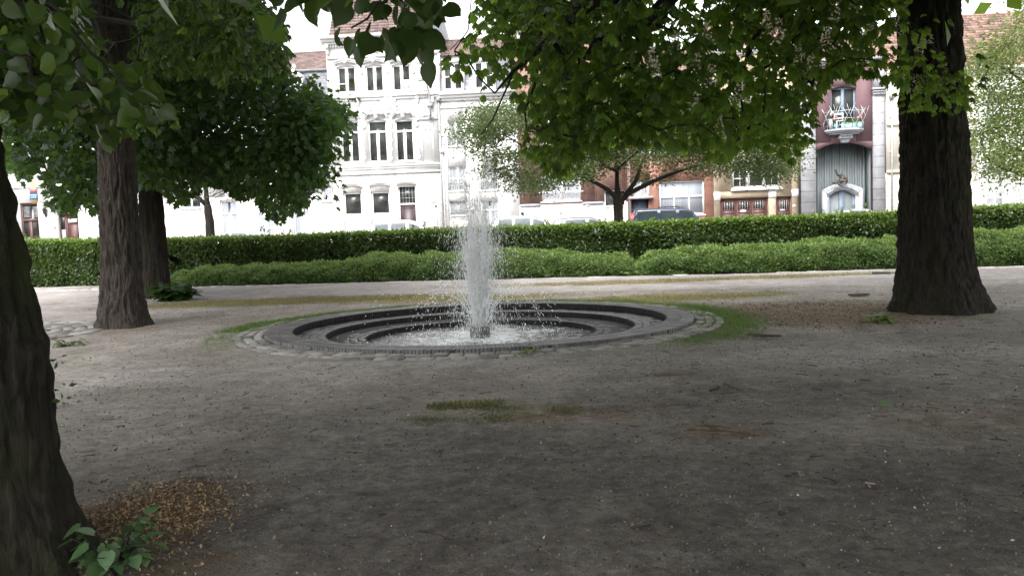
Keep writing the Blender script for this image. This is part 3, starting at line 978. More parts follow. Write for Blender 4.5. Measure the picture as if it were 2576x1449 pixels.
def layer(attr, stops, nz, nz2, hard=.18, gain=1.0):
    global cur
    a = nd(t, 'Attribute', attribute_name=attr)
    s1 = nd(t, 'Math', operation='MULTIPLY_ADD')          # mask broken up by noise
    L(nz.outputs['Fac'], s1.inputs[0]); s1.inputs[1].default_value = 1.6 * gain; s1.inputs[2].default_value = -.8 * gain
    s2 = nd(t, 'Math', operation='ADD')
    L(a.outputs['Fac'], s2.inputs[0]); L(s1.outputs[0], s2.inputs[1])
    mr = nd(t, 'MapRange'); mr.inputs[1].default_value = .5 - hard; mr.inputs[2].default_value = .5 + hard
    mr.inputs[3].default_value = 0; mr.inputs[4].default_value = .92
    L(s2.outputs[0], mr.inputs[0])
    mm = nd(t, 'Math', operation='MULTIPLY')
    st = nd(t, 'Math', operation='GREATER_THAN'); st.inputs[1].default_value = .02
    L(a.outputs['Fac'], st.inputs[0]); L(st.outputs[0], mm.inputs[0]); L(mr.outputs[0], mm.inputs[1])
    cr = ramp(t, stops)
    L(nz2.outputs['Fac'], cr.inputs[0])
    mx = nd(t, 'MixRGB')
    L(mm.outputs[0], mx.inputs[0]); L(cur, mx.inputs[1]); L(cr.outputs[0], mx.inputs[2])
    cur = mx.outputs[0]
layer('pale', [(.3, (.285, .265, .26)), (.7, (.375, .352, .347))], nA, nB, .45)
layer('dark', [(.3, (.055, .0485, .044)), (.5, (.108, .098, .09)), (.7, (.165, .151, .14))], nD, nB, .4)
layer('litter', [(.32, (.085, .055, .038)), (.5, (.165, .122, .084)), (.7, (.27, .215, .155))], nD, nC, .3)
layer('dry', [(.3, (.10, .085, .035)), (.5, (.20, .175, .065)), (.7, (.30, .25, .12))], nD, nC, .35)
layer('grass', [(.3, (.04, .07, .018)), (.6, (.10, .145, .038)), (.75, (.18, .17, .08))], nD, nC, .3)
nE = noise_at(130, 4, .8)
sp = ramp(t, [(.36, (.38, .35, .33)), (.5, (1, 1, 1)), (.64, (1.35, 1.32, 1.3))])
L(nE.outputs['Fac'], sp.inputs[0])
mx = nd(t, 'MixRGB', blend_type='MULTIPLY'); mx.inputs[0].default_value = .8
L(cur, mx.inputs[1]); L(sp.outputs[0], mx.inputs[2])
nF, nG, nH = noise_at(1.7, 10, .72, 1.2), noise_at(14, 8, .8, .6), noise_at(.33, 6, .6, .8)
for nz_, lo_, hi_ in ((nF, .72, 1.17), (nG, .70, 1.2), (nH, .8, 1.14)):
    rz = ramp(t, [(.34, (lo_, lo_ * .985, lo_ * .97)), (.66, (hi_, hi_, hi_))])
    L(nz_.outputs['Fac'], rz.inputs[0])
    my = nd(t, 'MixRGB', blend_type='MULTIPLY'); my.inputs[0].default_value = 1.0
    L(mx.outputs[0], my.inputs[1]); L(rz.outputs[0], my.inputs[2])
    mx = my
L(mx.outputs[0], b.inputs['Base Color'])
b.inputs['Roughness'].default_value = .95
b.inputs['Specular IOR Level'].default_value = .12
bp1 = nd(t, 'Bump', Strength=.7, Distance=.02)
L(nG.outputs['Fac'], bp1.inputs['Height'])
bp2 = nd(t, 'Bump', Strength=.6, Distance=.012)
L(nC.outputs['Fac'], bp2.inputs['Height']); L(bp1.outputs[0], bp2.inputs['Normal'])
L(bp2.outputs[0], b.inputs['Normal'])
g = MB()
g.add(np.stack([gx, gy, gz], -1), F)
go = g.build('ground', mt, smooth=True)
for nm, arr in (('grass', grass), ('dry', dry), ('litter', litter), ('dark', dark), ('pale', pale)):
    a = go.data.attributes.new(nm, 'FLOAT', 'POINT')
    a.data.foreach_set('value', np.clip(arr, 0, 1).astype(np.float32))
tag(go, 'bare grey-brown park earth with patches of grass, moss and brown litter', 'ground', kind='structure')


def quad_sheet(name, pts, z, mat, kind='structure', th=None):
    mb = MB()
    mb.add([(p[0], p[1], z) for p in pts], [tuple(range(len(pts)))])
    return tag(mb.build(name, mat), kind=kind)


def sw(s, n, z=0.0):
    """street coordinates (along, behind the facade line) to the world"""
    p = S_O + S_DIR * s + S_N * n
    return np.array([p[0], p[1], z])


M['asphalt'] = mat_plain('asphalt', (0.06, 0.06, 0.062), 0.9, 0.2, 3, .3, 120)
M['paving'] = mat_brick('pavement_slabs', (0.30, 0.29, 0.28), (0.36, 0.35, 0.34), (0.16, 0.15, 0.14), .3, .3)
st_mb = MB()                                            # the street lies a little above the park, on a low bank
def slab(mb, n0, n1, z0, z1, s0=-70, s1=70):
    c = [sw(s0, n0), sw(s1, n0), sw(s1, n1), sw(s0, n1)]
    v = [(p[0], p[1], z0) for p in c] + [(p[0], p[1], z1) for p in c]
    mb.add(v, [(0, 3, 2, 1), (4, 5, 6, 7), (0, 1, 5, 4), (1, 2, 6, 5), (2, 3, 7, 6), (3, 0, 4, 7)])
slab(st_mb, -12.6, -3.0, -.2, STREET_Z - .06)
tag(st_mb.build('road', M['asphalt']), kind='structure')
pv = MB()
slab(pv, -2.99, 12, -.2, STREET_Z + .06)
tag(pv.build('pavement', M['paving']), kind='structure')
pv = MB()
slab(pv, -15.2, -12.61, -.2, STREET_Z)
tag(pv.build('path', M['paving']), kind='structure')

# ------------------------------------------------------------------ hedges
base_px = [(440, 716), (700, 718), (1000, 717), (1150, 711), (1300, 701), (1500, 692), (1800, 687), (2250, 680), (2576, 667)]
bp_ = np.array([gp(u, v)[:2] for u, v in base_px])
hk, hc = np.polyfit(bp_[:, 0], bp_[:, 1], 1)
def low_front(x):
    return hk * x + hc + .25 * np.sin(x * .45 + 1.2) * .5
def tall_front(x):
    return hk * x + hc + 1.95
def px_of_x(x, Y):                                     # picture column of a point (x, Y) near eye level
    u, v, d = proj(np.stack([x, Y, np.full_like(x, 1.2)], -1))
    return u
def top_h(x, Y, table):
    u = px_of_x(x, Y)
    tu, tv = np.array(table).T
    v = np.interp(u, tu, tv)
    d = _f[None] + _r[None] * ((u - IW / 2) / FPX)[:, None] - _u[None] * ((v - IH / 2) / FPX)[:, None]
    return EYE + d[:, 2] * (Y / d[:, 1])
tall_top = [(-400, 604), (70, 602), (250, 602), (430, 598), (700, 592), (850, 585), (1000, 579), (1130, 574), (1290, 569), (1500, 562), (1800, 549), (2000, 542), (2250, 532), (2440, 520), (2576, 513), (3000, 500)]
low_top = [(400, 690), (440, 684), (560, 676), (700, 673), (850, 661), (960, 648), (1130, 643), (1270, 634), (1400, 640), (1570, 647), (1595, 652), (1640, 642), (1800, 626), (2000, 618), (2250, 606), (2440, 592), (2576, 587), (3000, 575)]


def tall_hedge(x0, x1, name, label):
    n = int((x1 - x0) * 3400)
    x = rng.uniform(x0, x1, n)
    Y = tall_front(x)
    H = top_h(x, Y, tall_top) - .08
    kind = rng.uniform(0, 1, n)
    z = H * rng.uniform(0.02, 1, n) ** .9
    dep = np.where(kind < .62, np.abs(rng.normal(0, .07, n)), rng.uniform(0, .75, n))
    top = kind > .80
    z = np.where(top, H - np.abs(rng.normal(0, .05, n)), z)
    bulge = .07 * np.sin(x * 1.9 + z * 2) + .05 * np.sin(x * 4.3 + 1) + .05 * np.sin(z * 5 + x)
    P = np.stack([x, Y + dep + bulge, z + np.where(top, rng.normal(0, .03, n), 0)], -1)
    gap = (holes(P, 2.2, 3.) < -.74) & ~top
    d = rand_dirs(n) * .7 + np.array([0, -.35, -.25])
    d[top] += np.array([0, .2, .75])
    nn = rand_dirs(n) * .75 + np.array([0, -.8, .6])
    nn[top] += np.array([0, .2, .8])
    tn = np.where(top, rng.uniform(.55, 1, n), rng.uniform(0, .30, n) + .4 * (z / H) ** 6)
    mb = MB()
    k = ~gap
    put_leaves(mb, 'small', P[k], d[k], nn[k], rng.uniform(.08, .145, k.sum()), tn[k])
    ns = int((x1 - x0) * 2.4)                          # shoots that have outgrown the last clipping
    for q in range(ns):
        sx = rng.uniform(x0, x1)
        sY = tall_front(sx) + rng.uniform(0, .6)
        h0 = top_h(np.array([sx]), np.array([sY]), tall_top)[0] - .08
        hh = rng.uniform(.06, .34) * (1.3 if math.sin(sx * 1.3) > .6 else .8)
        m_ = int(10 + hh * 60)
        tt = rng.uniform(0, 1, m_)
        lean = rng.normal(0, .12, 2)
        Q = np.stack([sx + lean[0] * tt + rng.normal(0, .03, m_), np.full(m_, sY) + lean[1] * tt, h0 - .05 + hh * tt], -1)
        put_leaves(mb, 'small', Q, rand_dirs(m_) + np.array([0, 0, .5]), rand_dirs(m_) + np.array([0, 0, .6]), rng.uniform(.05, .085, m_), rng.uniform(.5, 1, m_))
        mb.tube([(sx, sY, h0 - .15), (sx + lean[0], sY + lean[1], h0 + hh - .05)], .004, 4, .1)
    t_ = empty(name, (0.5 * (x0 + x1), tall_front(.5 * (x0 + x1)), 0), 0, label, 'hedge')
    off = (-t_.location.x, -t_.location.y, 0)
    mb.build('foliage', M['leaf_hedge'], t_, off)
    cx = np.linspace(x0, x1, int((x1 - x0) * 5))                # solid dark slab standing in for the shaded inside
    cy = tall_front(cx) + .38 + .06 * np.sin(cx * 3)
    ch_ = top_h(cx, cy, tall_top) - .32 + .05 * np.sin(cx * 4.1)
    kk = len(cx)
    cv = np.concatenate([np.stack([cx, cy - .08, 0 * cx], -1), np.stack([cx, cy - .06, ch_], -1), np.stack([cx, cy + .16, ch_], -1), np.stack([cx, cy + .2, 0 * cx], -1)])
    ci = np.arange(kk - 1)
    cm = MB().add(cv, np.concatenate([np.stack([ci + q * kk, ci + 1 + q * kk, ci + 1 + (q + 1) * kk, ci + (q + 1) * kk], -1) for q in range(3)]))
    cm.build('dark_core', M['hedge_core'], t_, off)
    st = MB()
    for q in range(int((x1 - x0) * 7)):
        sx = rng.uniform(x0, x1)
        sY = tall_front(sx) + rng.uniform(.2, .6)
        a = rng.normal(0, .14, 2)
        st.tube([(sx, sY, 0), (sx + a[0], sY + .05, .6), (sx + a[0] + a[1], sY, 1.3)], [.025, .018, .008], 5)
    st.build('stems', M['twigbark'], t_, off)


tall_hedge(-21, 18.5, 'clipped_hedge', 'tall clipped dark-green hornbeam hedge running right across before the street')


def low_hedge(x0, x1, name, label):
    nx_, ns_ = int((x1 - x0) * 9), 16
    X = np.linspace(x0, x1, nx_)
    Sg = np.linspace(0, 1, ns_)
    def surf(x, s, lift=0.0):
        Yf = low_front(x)
        H = top_h(x, Yf + 1.25, low_top)
        mound = 1 + .06 * np.sin(x * 1.35 + .8) + .06 * np.sin(x * 3.1 + s * 3) + .04 * np.sin(x * 6.2 + s * 6)
        endk = np.clip((x - x0) / .7, 0.05, 1) ** .5
        z = H * endk * np.clip(1 - (1 - np.clip(s, 0, 1)) ** 2.6, 0, 1) * (1 + (mound - 1) * .8) + .02
        y = Yf - .10 * np.sin(PI * np.clip(s * 1.6, 0, 1)) * mound + 1.85 * s ** 1.7 + .06 * np.sin(x * 5 + s * 4)
        return np.stack([x, y, z + lift], -1)
    xx, ss = np.meshgrid(X, Sg)
    core = MB()
    V = surf(xx.ravel(), ss.ravel()) + np.array([0, .09, -.09])
    idx = np.arange(nx_ * ns_).reshape(ns_, nx_)
    F = np.stack([idx[:-1, :-1], idx[:-1, 1:], idx[1:, 1:], idx[1:, :-1]], -1).reshape(-1, 4)
    core.add(V, F)
    n = int((x1 - x0) * 3300)
    x = rng.uniform(x0, x1, n)
    s = rng.uniform(0, 1, n) ** 1.15
    P = surf(x, s)
    e = 1e-2
    N_ = np.cross(surf(x + e, s) - P, surf(x, s + e) - P)
    N_ /= np.linalg.norm(N_, axis=1)[:, None] + 1e-9
    N_ *= np.sign(N_[:, 2:3] + 1e-9)
    P = P + N_ * rng.normal(0, .028, n)[:, None] + N_ * (.05 * np.clip(np.sin(x * 7 + 2 * np.sin(s * 9)) + np.sin(s * 13 + x * 2.2), -1, 1))[:, None]
    P[:, 2] = np.maximum(P[:, 2], .02)
    d = rand_dirs(n) * .8 + N_ * .6 + np.array([0, 0, .1])
    nn = N_ + rand_dirs(n) * .55 + np.array([0, 0, .5])
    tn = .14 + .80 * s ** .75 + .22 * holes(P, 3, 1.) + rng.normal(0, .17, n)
    mb = MB()
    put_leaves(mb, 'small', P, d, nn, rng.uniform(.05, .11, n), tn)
    c = .5 * (x0 + x1)
    t_ = empty(name, (c, low_front(c), 0), 0, label, 'hedge')
    off = (-c, -low_front(c), 0)
    mb.build('foliage', M['leaf_lowhedge'], t_, off)
    core.build('stems', M['hedge_core'], t_, off)  # solid dark shell under the leaves, standing in for the shaded inside


xl = gp(436, 716)[0]
xg = gp(1590, 690)[0]
low_hedge(xl, xg - .03, 'low_hedge', 'low billowing bright-green hedge behind the fountain, left of its dip')
low_hedge(xg + .03, 17.5, 'low_hedge', 'low bright-green hedge running on past the massive dark trunk')

# kerb of pale stones along the far path
kb = MB()
kx = np.arange(-17, 17, .42)
for a in kx:
    y0, y1 = hk * a + hc - .30, hk * (a + .4) + hc - .30
    if -1.6 < a < 8.0 and rng.uniform() < .8: continue
    h = .012 + rng.uniform(0, .015)
    v = [(a, y0, -.05), (a + .4, y1, -.05), (a + .4, y1 + .1, -.05), (a, y0 + .1, -.05)]
    kb.add(v + [(p[0], p[1], h) for p in v], [(4, 5, 6, 7), (0, 1, 5, 4), (1, 2, 6, 5), (2, 3, 7, 6), (3, 0, 4, 7)])
M['kerb'] = mat_plain('pale_kerb_stone', (0.42, 0.40, 0.37), .85, .2, 4, .2, 40)
tag(kb.build('kerb', M['kerb']), kind='structure')

# ------------------------------------------------------------------ fountain
def ring_blocks(mb, r0, r1, z0, z1, n, gap=.008, jit=.004, skip=None, tilt=.0, ch=.006):
    for i in range(n):
        a0, a1 = 2 * PI * i / n, 2 * PI * (i + 1) / n
        if skip is not None and skip(.5 * (a0 + a1)): continue
        ga0, ga1 = a0 + gap / r0 * .5, a1 - gap / r0 * .5
        if jit:
            ga0 += rng.uniform(-.3, .3) * jit / r0; ga1 += rng.uniform(-.3, .3) * jit / r0
        zt = z1 + rng.normal(0, jit * .5)
        ra, rb = r0 + gap * .5 + rng.normal(0, jit * .4), r1 - gap * .5 + rng.normal(0, jit * .4)
        def q(r, a, z): return (FC[0] + FE[0] * r * math.cos(a), FC[1] + FE[1] * r * math.sin(a), z)
        da = ch / r0
        lo = [q(ra, ga0, z0), q(rb, ga0, z0), q(rb, ga1, z0), q(ra, ga1, z0)]
        mi = [q(ra, ga0, zt - ch), q(rb, ga0, zt - ch), q(rb, ga1, zt - ch), q(ra, ga1, zt - ch)]
        hi = [q(ra + ch, ga0 + da, zt), q(rb - ch, ga0 + da, zt), q(rb - ch, ga1 - da, zt), q(ra + ch, ga1 - da, zt)]
        F_ = [(8, 9, 10, 11)]
        for k in range(4):
            k2 = (k + 1) % 4
            F_ += [(k, k2, k2 + 4, k + 4), (k + 4, k2 + 4, k2 + 8, k + 8)]
        mb.add(lo + mi + hi, F_, rng.uniform(0, 1))


def ring_solid(mb, r0, r1, z0, z1, seg=160):
    v, f = [], []
    for i in range(seg):
        a = 2 * PI * i / seg
        for r, z in ((r0, z0), (r0, z1), (r1, z1), (r1, z0)):
            v.append((FC[0] + FE[0] * r * math.cos(a), FC[1] + FE[1] * r * math.sin(a), z))
    for i in range(seg):
        j = (i + 1) % seg
        f += [(i * 4 + k, j * 4 + k, j * 4 + (k + 1) % 4, i * 4 + (k + 1) % 4) for k in range(4)]
    mb.add(v, f, .2)


def mat_brickring(name, dark, light, wet=0.6):
    mt = mat_plain(name, tuple((a + b_) / 2 for a, b_ in zip(dark, light)), wet, .35, 7.0, .4, 60, tint=.7)
    return mt


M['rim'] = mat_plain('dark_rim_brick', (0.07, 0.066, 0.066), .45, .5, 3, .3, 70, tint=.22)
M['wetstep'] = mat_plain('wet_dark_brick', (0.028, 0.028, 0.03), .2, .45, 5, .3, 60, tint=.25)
M['mortar'] = mat_plain('dark_mortar', (0.028, 0.026, 0.025), .9, .3, 20)
M['sett'] = mat_plain('pale_stone_sett', (0.175, 0.163, 0.152), .85, .45, 7, .5, 50, tint=.5)
fo = empty('fountain', (FC[0], FC[1], 0), 0, 'round sunken brick fountain with stepped basin in the middle of the park', 'fountain')
foff = (-FC[0], -FC[1], 0)
ZR, Z1, Z2, ZW = .065, -.05, -.14, -.225
mb = MB()
ring_blocks(mb, 3.17, 3.38, -.05, ZR, 420, .005, .004, ch=.004)
ring_blocks(mb, 2.965, 3.17, -.05, ZR, 390, .005, .004, ch=.004)
mb.build('rim', M['rim'], fo, foff)
mb = MB()
ring_solid(mb, 2.97, 3.375, -.6, ZR - .012)
ring_solid(mb, 2.475, 2.975, -.6, Z1 - .012)
ring_solid(mb, 1.86, 2.48, -.6, Z2 - .012)
ring_solid(mb, .01, 1.865, -.6, -.45)
mb.build('basin', M['mortar'], fo, foff)
mb = MB()
for k in range(4):
    ring_blocks(mb, 2.47 + .1235 * k, 2.47 + .1235 * (k + 1), Z1 - .08, Z1 - (.004 * k), int((2.5 + .12 * k) * 2 * PI / .22), .010, .005)
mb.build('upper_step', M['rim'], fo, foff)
mb = MB()
for k in range(5):
    ring_blocks(mb, 1.855 + .122 * k, 1.855 + .122 * (k + 1), Z2 - .09, Z2 - .006 * k, int((1.9 + .12 * k) * 2 * PI / .22), .010, .006)
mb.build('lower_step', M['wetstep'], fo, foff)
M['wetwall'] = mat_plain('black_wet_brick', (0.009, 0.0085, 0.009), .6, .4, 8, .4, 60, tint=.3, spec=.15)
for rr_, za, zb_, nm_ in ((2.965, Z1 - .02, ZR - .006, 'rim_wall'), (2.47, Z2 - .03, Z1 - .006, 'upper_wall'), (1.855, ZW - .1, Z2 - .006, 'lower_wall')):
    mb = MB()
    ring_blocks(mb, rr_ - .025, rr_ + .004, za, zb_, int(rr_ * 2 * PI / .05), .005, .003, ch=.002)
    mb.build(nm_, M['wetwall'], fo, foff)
mb = MB()
for r in range(3):
    ring_blocks(mb, 3.40 + .145 * r, 3.535 + .145 * r, -.08, .024 - .003 * r, int((3.45 + .14 * r) * 2 * PI / .19), .012, .012,
                skip=lambda a: rng.uniform() < (.35 if (0.6 < a < 2.9) else .0), ch=.012)
mb.build('cobble_border', M['sett'], fo, foff)
# the drum with its spray heads
dc = np.array([FC[0] - .02, FC[1] + .0, 0])
mb = MB()
mb.lathe((dc[0], dc[1], 0), [(0.01, -.45), (.175, -.45), (.172, -.04), (.168, -.03), (.150, -.03), (.150, -.055), (.01, -.055)], 40)
dr = mb.build('nozzle_drum', mat_plain('wet_concrete', (0.085, 0.08, 0.08), .45, .5, 9, .3, 60), fo, foff)
noz = []
for k in range(22):
    a = rng.uniform(0, 2 * PI)
    r = [.02, .07, .12][k % 3]
    noz.append((dc[0] + r * math.cos(2 * PI * k / 22), dc[1] + r * math.sin(2 * PI * k / 22)))
for x, y in noz:
    MB().lathe((x, y, 0), [(.012, -.07), (.012, -.035), (.008, -.03), (.001, -.03)], 8).build('nozzle', M['greymetal'], dr)

# water in the basin: rippled sheet with foam where the spray lands
n_r, n_a = 60, 170
v, f = [(FC[0], FC[1], ZW)], []
for i in range(1, n_r + 1):
    r = 1.862 * i / n_r
    for j in range(n_a):
        a = 2 * PI * j / n_a
        x, y = FC[0] + FE[0] * r * math.cos(a), FC[1] + FE[1] * r * math.sin(a)
        z = noise.noise(Vector((x * 7, y * 7, 0))) * .012 + noise.noise(Vector((x * 17, y * 17, 3))) * .009 + noise.noise(Vector((x * 35, y * 35, 7))) * .004
        v.append((x, y, ZW + z * (1.25 - .5 * r / 1.87)))
f += [(0, 1 + j, 1 + (j + 1) % n_a) for j in range(n_a)]
f += [(1 + (i - 1) * n_a + j, 1 + i * n_a + j, 1 + i * n_a + (j + 1) % n_a, 1 + (i - 1) * n_a + (j + 1) % n_a) for i in range(1, n_r) for j in range(n_a)]
mt, t, b, L = nodes('pool_water')
tc = nd(t, 'TexCoord')
n1 = noise_at(16, 8, .75, .5); n2 = noise_at(2.2, 4, .6); n3 = noise_at(55, 5, .7)
ds = nd(t, 'VectorMath', operation='DISTANCE'); L(tc.outputs['Object'], ds.inputs[0]); ds.inputs[1].default_value = (FC[0], FC[1], ZW)
mr = nd(t, 'MapRange'); mr.inputs[1].default_value = .15; mr.inputs[2].default_value = 1.95; mr.inputs[3].default_value = .30; mr.inputs[4].default_value = -.10
L(ds.outputs['Value'], mr.inputs[0])
s1 = nd(t, 'Math', operation='ADD'); L(n1.outputs['Fac'], s1.inputs[0]); L(mr.outputs[0], s1.inputs[1])
s2 = nd(t, 'Math', operation='MULTIPLY_ADD'); L(n2.outputs['Fac'], s2.inputs[0]); s2.inputs[1].default_value = .7; s2.inputs[2].default_value = -.35
s3 = nd(t, 'Math', operation='ADD'); L(s1.outputs[0], s3.inputs[0]); L(s2.outputs[0], s3.inputs[1])
rf = ramp(t, [(.50, (0, 0, 0)), (.80, (.85, .85, .85))])
L(s3.outputs[0], rf.inputs[0])
mx = nd(t, 'MixRGB'); L(rf.outputs[0], mx.inputs[0]); mx.inputs[1].default_value = (.018, .02, .02, 1); mx.inputs[2].default_value = (.78, .80, .82, 1)
L(mx.outputs[0], b.inputs['Base Color'])
ro = nd(t, 'MapRange'); L(rf.outputs[0], ro.inputs[0]); ro.inputs[3].default_value = .06; ro.inputs[4].default_value = .6
L(ro.outputs[0], b.inputs['Roughness'])
b.inputs['IOR'].default_value = 1.33
bp = nd(t, 'Bump', Strength=.6, Distance=.02); L(n1.outputs['Fac'], bp.inputs['Height'])
bq = nd(t, 'Bump', Strength=.5, Distance=.008); L(n3.outputs['Fac'], bq.inputs['Height']); L(bp.outputs[0], bq.inputs['Normal'])
L(bq.outputs[0], b.inputs['Normal'])
mb = MB(); mb.add(v, f)
tag(mb.build('water', mt, smooth=True), 'rippled foaming water in the round basin', 'water', kind='structure')

# the jet: streams and drops flying on ballistic arcs
mt, t, b, L = nodes('white_water_drops')
b.inputs['Base Color'].default_value = (.97, .975, .98, 1)
b.inputs['Roughness'].default_value = .25
b.inputs['IOR'].default_value = 1.33
tl = nd(t, 'BsdfTranslucent'); tl.inputs[0].default_value = (.95, .97, .99, 1)
tp = nd(t, 'BsdfTransparent')
m1 = nd(t, 'MixShader'); m1.inputs[0].default_value = .45
L(b.outputs[0], m1.inputs[1]); L(tl.outputs[0], m1.inputs[2])
m2 = nd(t, 'MixShader'); m2.inputs[0].default_value = .0
L(m1.outputs[0], m2.inputs[1]); L(tp.outputs[0], m2.inputs[2])
L(m2.outputs[0], t.nodes['Material Output'].inputs[0])
M['drops'] = mt
G = 9.81


def drops(mb, P, Vv, w, ln):
    """spindles of water along their flight"""
    n = len(P)
    d = Vv / (np.linalg.norm(Vv, axis=1)[:, None] + 1e-6)
    Mx = frames(d, rand_dirs(n))
    tv = np.array([(0, -.5, 0), (.5, -.1, 0), (0, -.1, .5), (-.5, -.1, 0), (0, -.1, -.5), (0, .5, 0)])
    tf = np.array([(0, 2, 1), (0, 3, 2), (0, 4, 3), (0, 1, 4), (5, 1, 2), (5, 2, 3), (5, 3, 4), (5, 4, 1)])
    sc = np.stack([w, ln, w], -1)
    X = np.einsum('nij,nkj->nki', Mx, tv[None] * sc[:, None, :]) + P[:, None, :]
    FF = (tf[None] + (np.arange(n) * 6)[:, None, None]).reshape(-1, 3)
    mb.add(X.reshape(-1, 3), FF)


jet = MB()
Z0 = -.03
def burst(n, vz0, vz1, tilt, rsrc, w0, w1, l0, l1, tpow=1.0, strands=60):
    ks_ = rng.integers(0, strands, n)                    # each strand is one ragged thread of water
    sa, st_, sv = rng.uniform(0, 2 * PI, strands), np.abs(rng.normal(0, tilt, strands)), rng.uniform(vz0, vz1, strands)
    a = sa[ks_] + rng.normal(0, .09, n)
    tl_ = st_[ks_] + np.abs(rng.normal(0, tilt * .18, n))
    vz = sv[ks_] * (1 + rng.normal(0, .03, n))
    T = (vz + np.sqrt(vz * vz + 2 * G * (Z0 - ZW))) / G
    q_ = rng.uniform(0, 1, n)
    q_ = q_ + .03 * np.sin(q_ * 40 + ks_ * 1.7)           # clots and gaps along the thread
    tt = T * np.clip(q_, 0, 1) ** tpow
    r = rsrc * np.sqrt((ks_ * .618) % 1.0) + tl_ * vz * tt
    P = np.stack([dc[0] + r * np.cos(a), dc[1] + r * np.sin(a), Z0 + vz * tt - .5 * G * tt * tt], -1)
    Vv = np.stack([tl_ * vz * np.cos(a), tl_ * vz * np.sin(a), vz - G * tt], -1)
    drops(jet, P, Vv, rng.uniform(w0, w1, n), rng.uniform(l0, l1, n))
burst(2600, 5.0, 7.5, .024, .12, .004, .010, .02, .10, 1.0, 46)
burst(3800, 4.2, 7.2, .058, .13, .004, .010, .02, .12, 1.0, 120)
burst(1900, 4.4, 6.6, .098, .14, .004, .010, .012, .06, 1.0, 160)
burst(3400, 3.4, 5.9, .026, .12, .004, .010, .02, .09, .75, 40)
burst(12000, 3.4, 7.0, .082, .14, .0022, .0045, .006, .03, 1.0, 600)
burst(4500, 2.8, 5.6, .045, .13, .0025, .005, .008, .05, .9, 200)
burst(300, 3.0, 4.2, .34, .13, .006, .014, .015, .06, .7, 14)
for q in range(52):                                  # solid streams near the drum
    a = rng.uniform(0, 2 * PI)
    tl_ = abs(rng.normal(0, .045)) if q < 46 else rng.uniform(.25, .5)
    vz = rng.uniform(4.6, 7.2) if q < 46 else rng.uniform(3.1, 4.0)
    Tm = (vz / G) * (rng.uniform(.45, .95) if q < 46 else rng.uniform(.7, 1.05))
    tt = np.linspace(0, Tm, 12)
    r = (.02 + .1 * ((q * .618) % 1.0)) + tl_ * vz * tt
    P = np.stack([dc[0] + r * np.cos(a), dc[1] + r * np.sin(a), Z0 + vz * tt - .5 * G * tt * tt], -1)
    jet.tube(P, np.linspace(.0075, .0028, 12), 5)
    k = 50 if q >= 46 else 20
    T2 = (vz + math.sqrt(vz * vz + 2 * G * (Z0 - ZW))) / G
    ta = rng.uniform(Tm * .8, T2 if q >= 46 else Tm * 1.1, k)
    r = .09 + tl_ * vz * ta * (1 + rng.normal(0, .05, k))
    aa = a + rng.normal(0, .06, k)
    P = np.stack([dc[0] + r * np.cos(aa), dc[1] + r * np.sin(aa), Z0 + vz * ta - .5 * G * ta * ta + rng.normal(0, .02, k)], -1)
    drops(jet, P, np.stack([tl_ * vz * np.cos(aa), tl_ * vz * np.sin(aa), vz - G * ta], -1), rng.uniform(.008, .02, k), rng.uniform(.015, .06, k))
n = 500                                              # splashes where the drops land
a = rng.uniform(0, 2 * PI, n); r = np.abs(rng.normal(.1, .8, n))
P = np.stack([dc[0] + r * np.cos(a), dc[1] + r * np.sin(a), ZW + np.abs(rng.normal(0, .035, n))], -1)
P = P[r < 1.8]
drops(jet, P, rand_dirs(len(P)) + np.array([0, 0, 1.0]), rng.uniform(.006, .014, len(P)), rng.uniform(.01, .03, len(P)))
jo = jet.build('water_jet', M['drops'])
tag(jo, 'white jet of water spraying up from the drum in the round basin', 'water jet')

# a second paved ring, mostly hidden by the nearest trunk
pc = gp(40, 842)
keepC, keepE = FC, FE
FC, FE = np.array([pc[0] - .55, pc[1]]), np.array([1.0, 1.0])
mb = MB()
for r in range(9):
    ring_blocks(mb, .25 + .2 * r, .25 + .2 * (r + 1), -.05, .02 + .012 * (r == 8), max(6, int((.35 + .2 * r) * 2 * PI / .3)), .014, .012, ch=.012)
ro_ = mb.build('paved_ring', M['sett'], None)
tag(ro_, 'flat ring of grey paving stones peeping out behind the nearest mossy trunk', 'paving')
FC, FE = keepC, keepE

# ------------------------------------------------------------------ grass and litter on the ground
def ground_points(n, lo, hi, dens):
    got, tot = [], 0
    while tot < n:
        p = rng.uniform(lo, hi, (n * 4, 2))
        k = rng.uniform(0, 1, len(p)) < dens(p[:, 0], p[:, 1])
        k &= frad(p[:, 0], p[:, 1]) > 3.4
        got.append(p[k]); tot += int(k.sum())
    p = np.concatenate(got)[:n]
    return np.concatenate([p, (wob(p[:, 0], p[:, 1], .8, .006) + wob(p[:, 0], p[:, 1], 2.3, .004))[:, None]], 1)


def blades(mb, P, h0, h1, w, tn):
    n = len(P)
    a = rng.uniform(0, 2 * PI, n)
    h = rng.uniform(h0, h1, n)
    lx, ly = rng.normal(0, .45, n) * h, rng.normal(0, .45, n) * h
    dx, dy = np.cos(a) * w, np.sin(a) * w
    V = np.stack([P + np.stack([-dx, -dy, np.full(n, -.005)], -1), P + np.stack([dx, dy, np.full(n, -.005)], -1), P + np.stack([lx, ly, h], -1)], 1)
    mb.add(V.reshape(-1, 3), np.arange(n * 3).reshape(-1, 3), np.repeat(tn, 3))


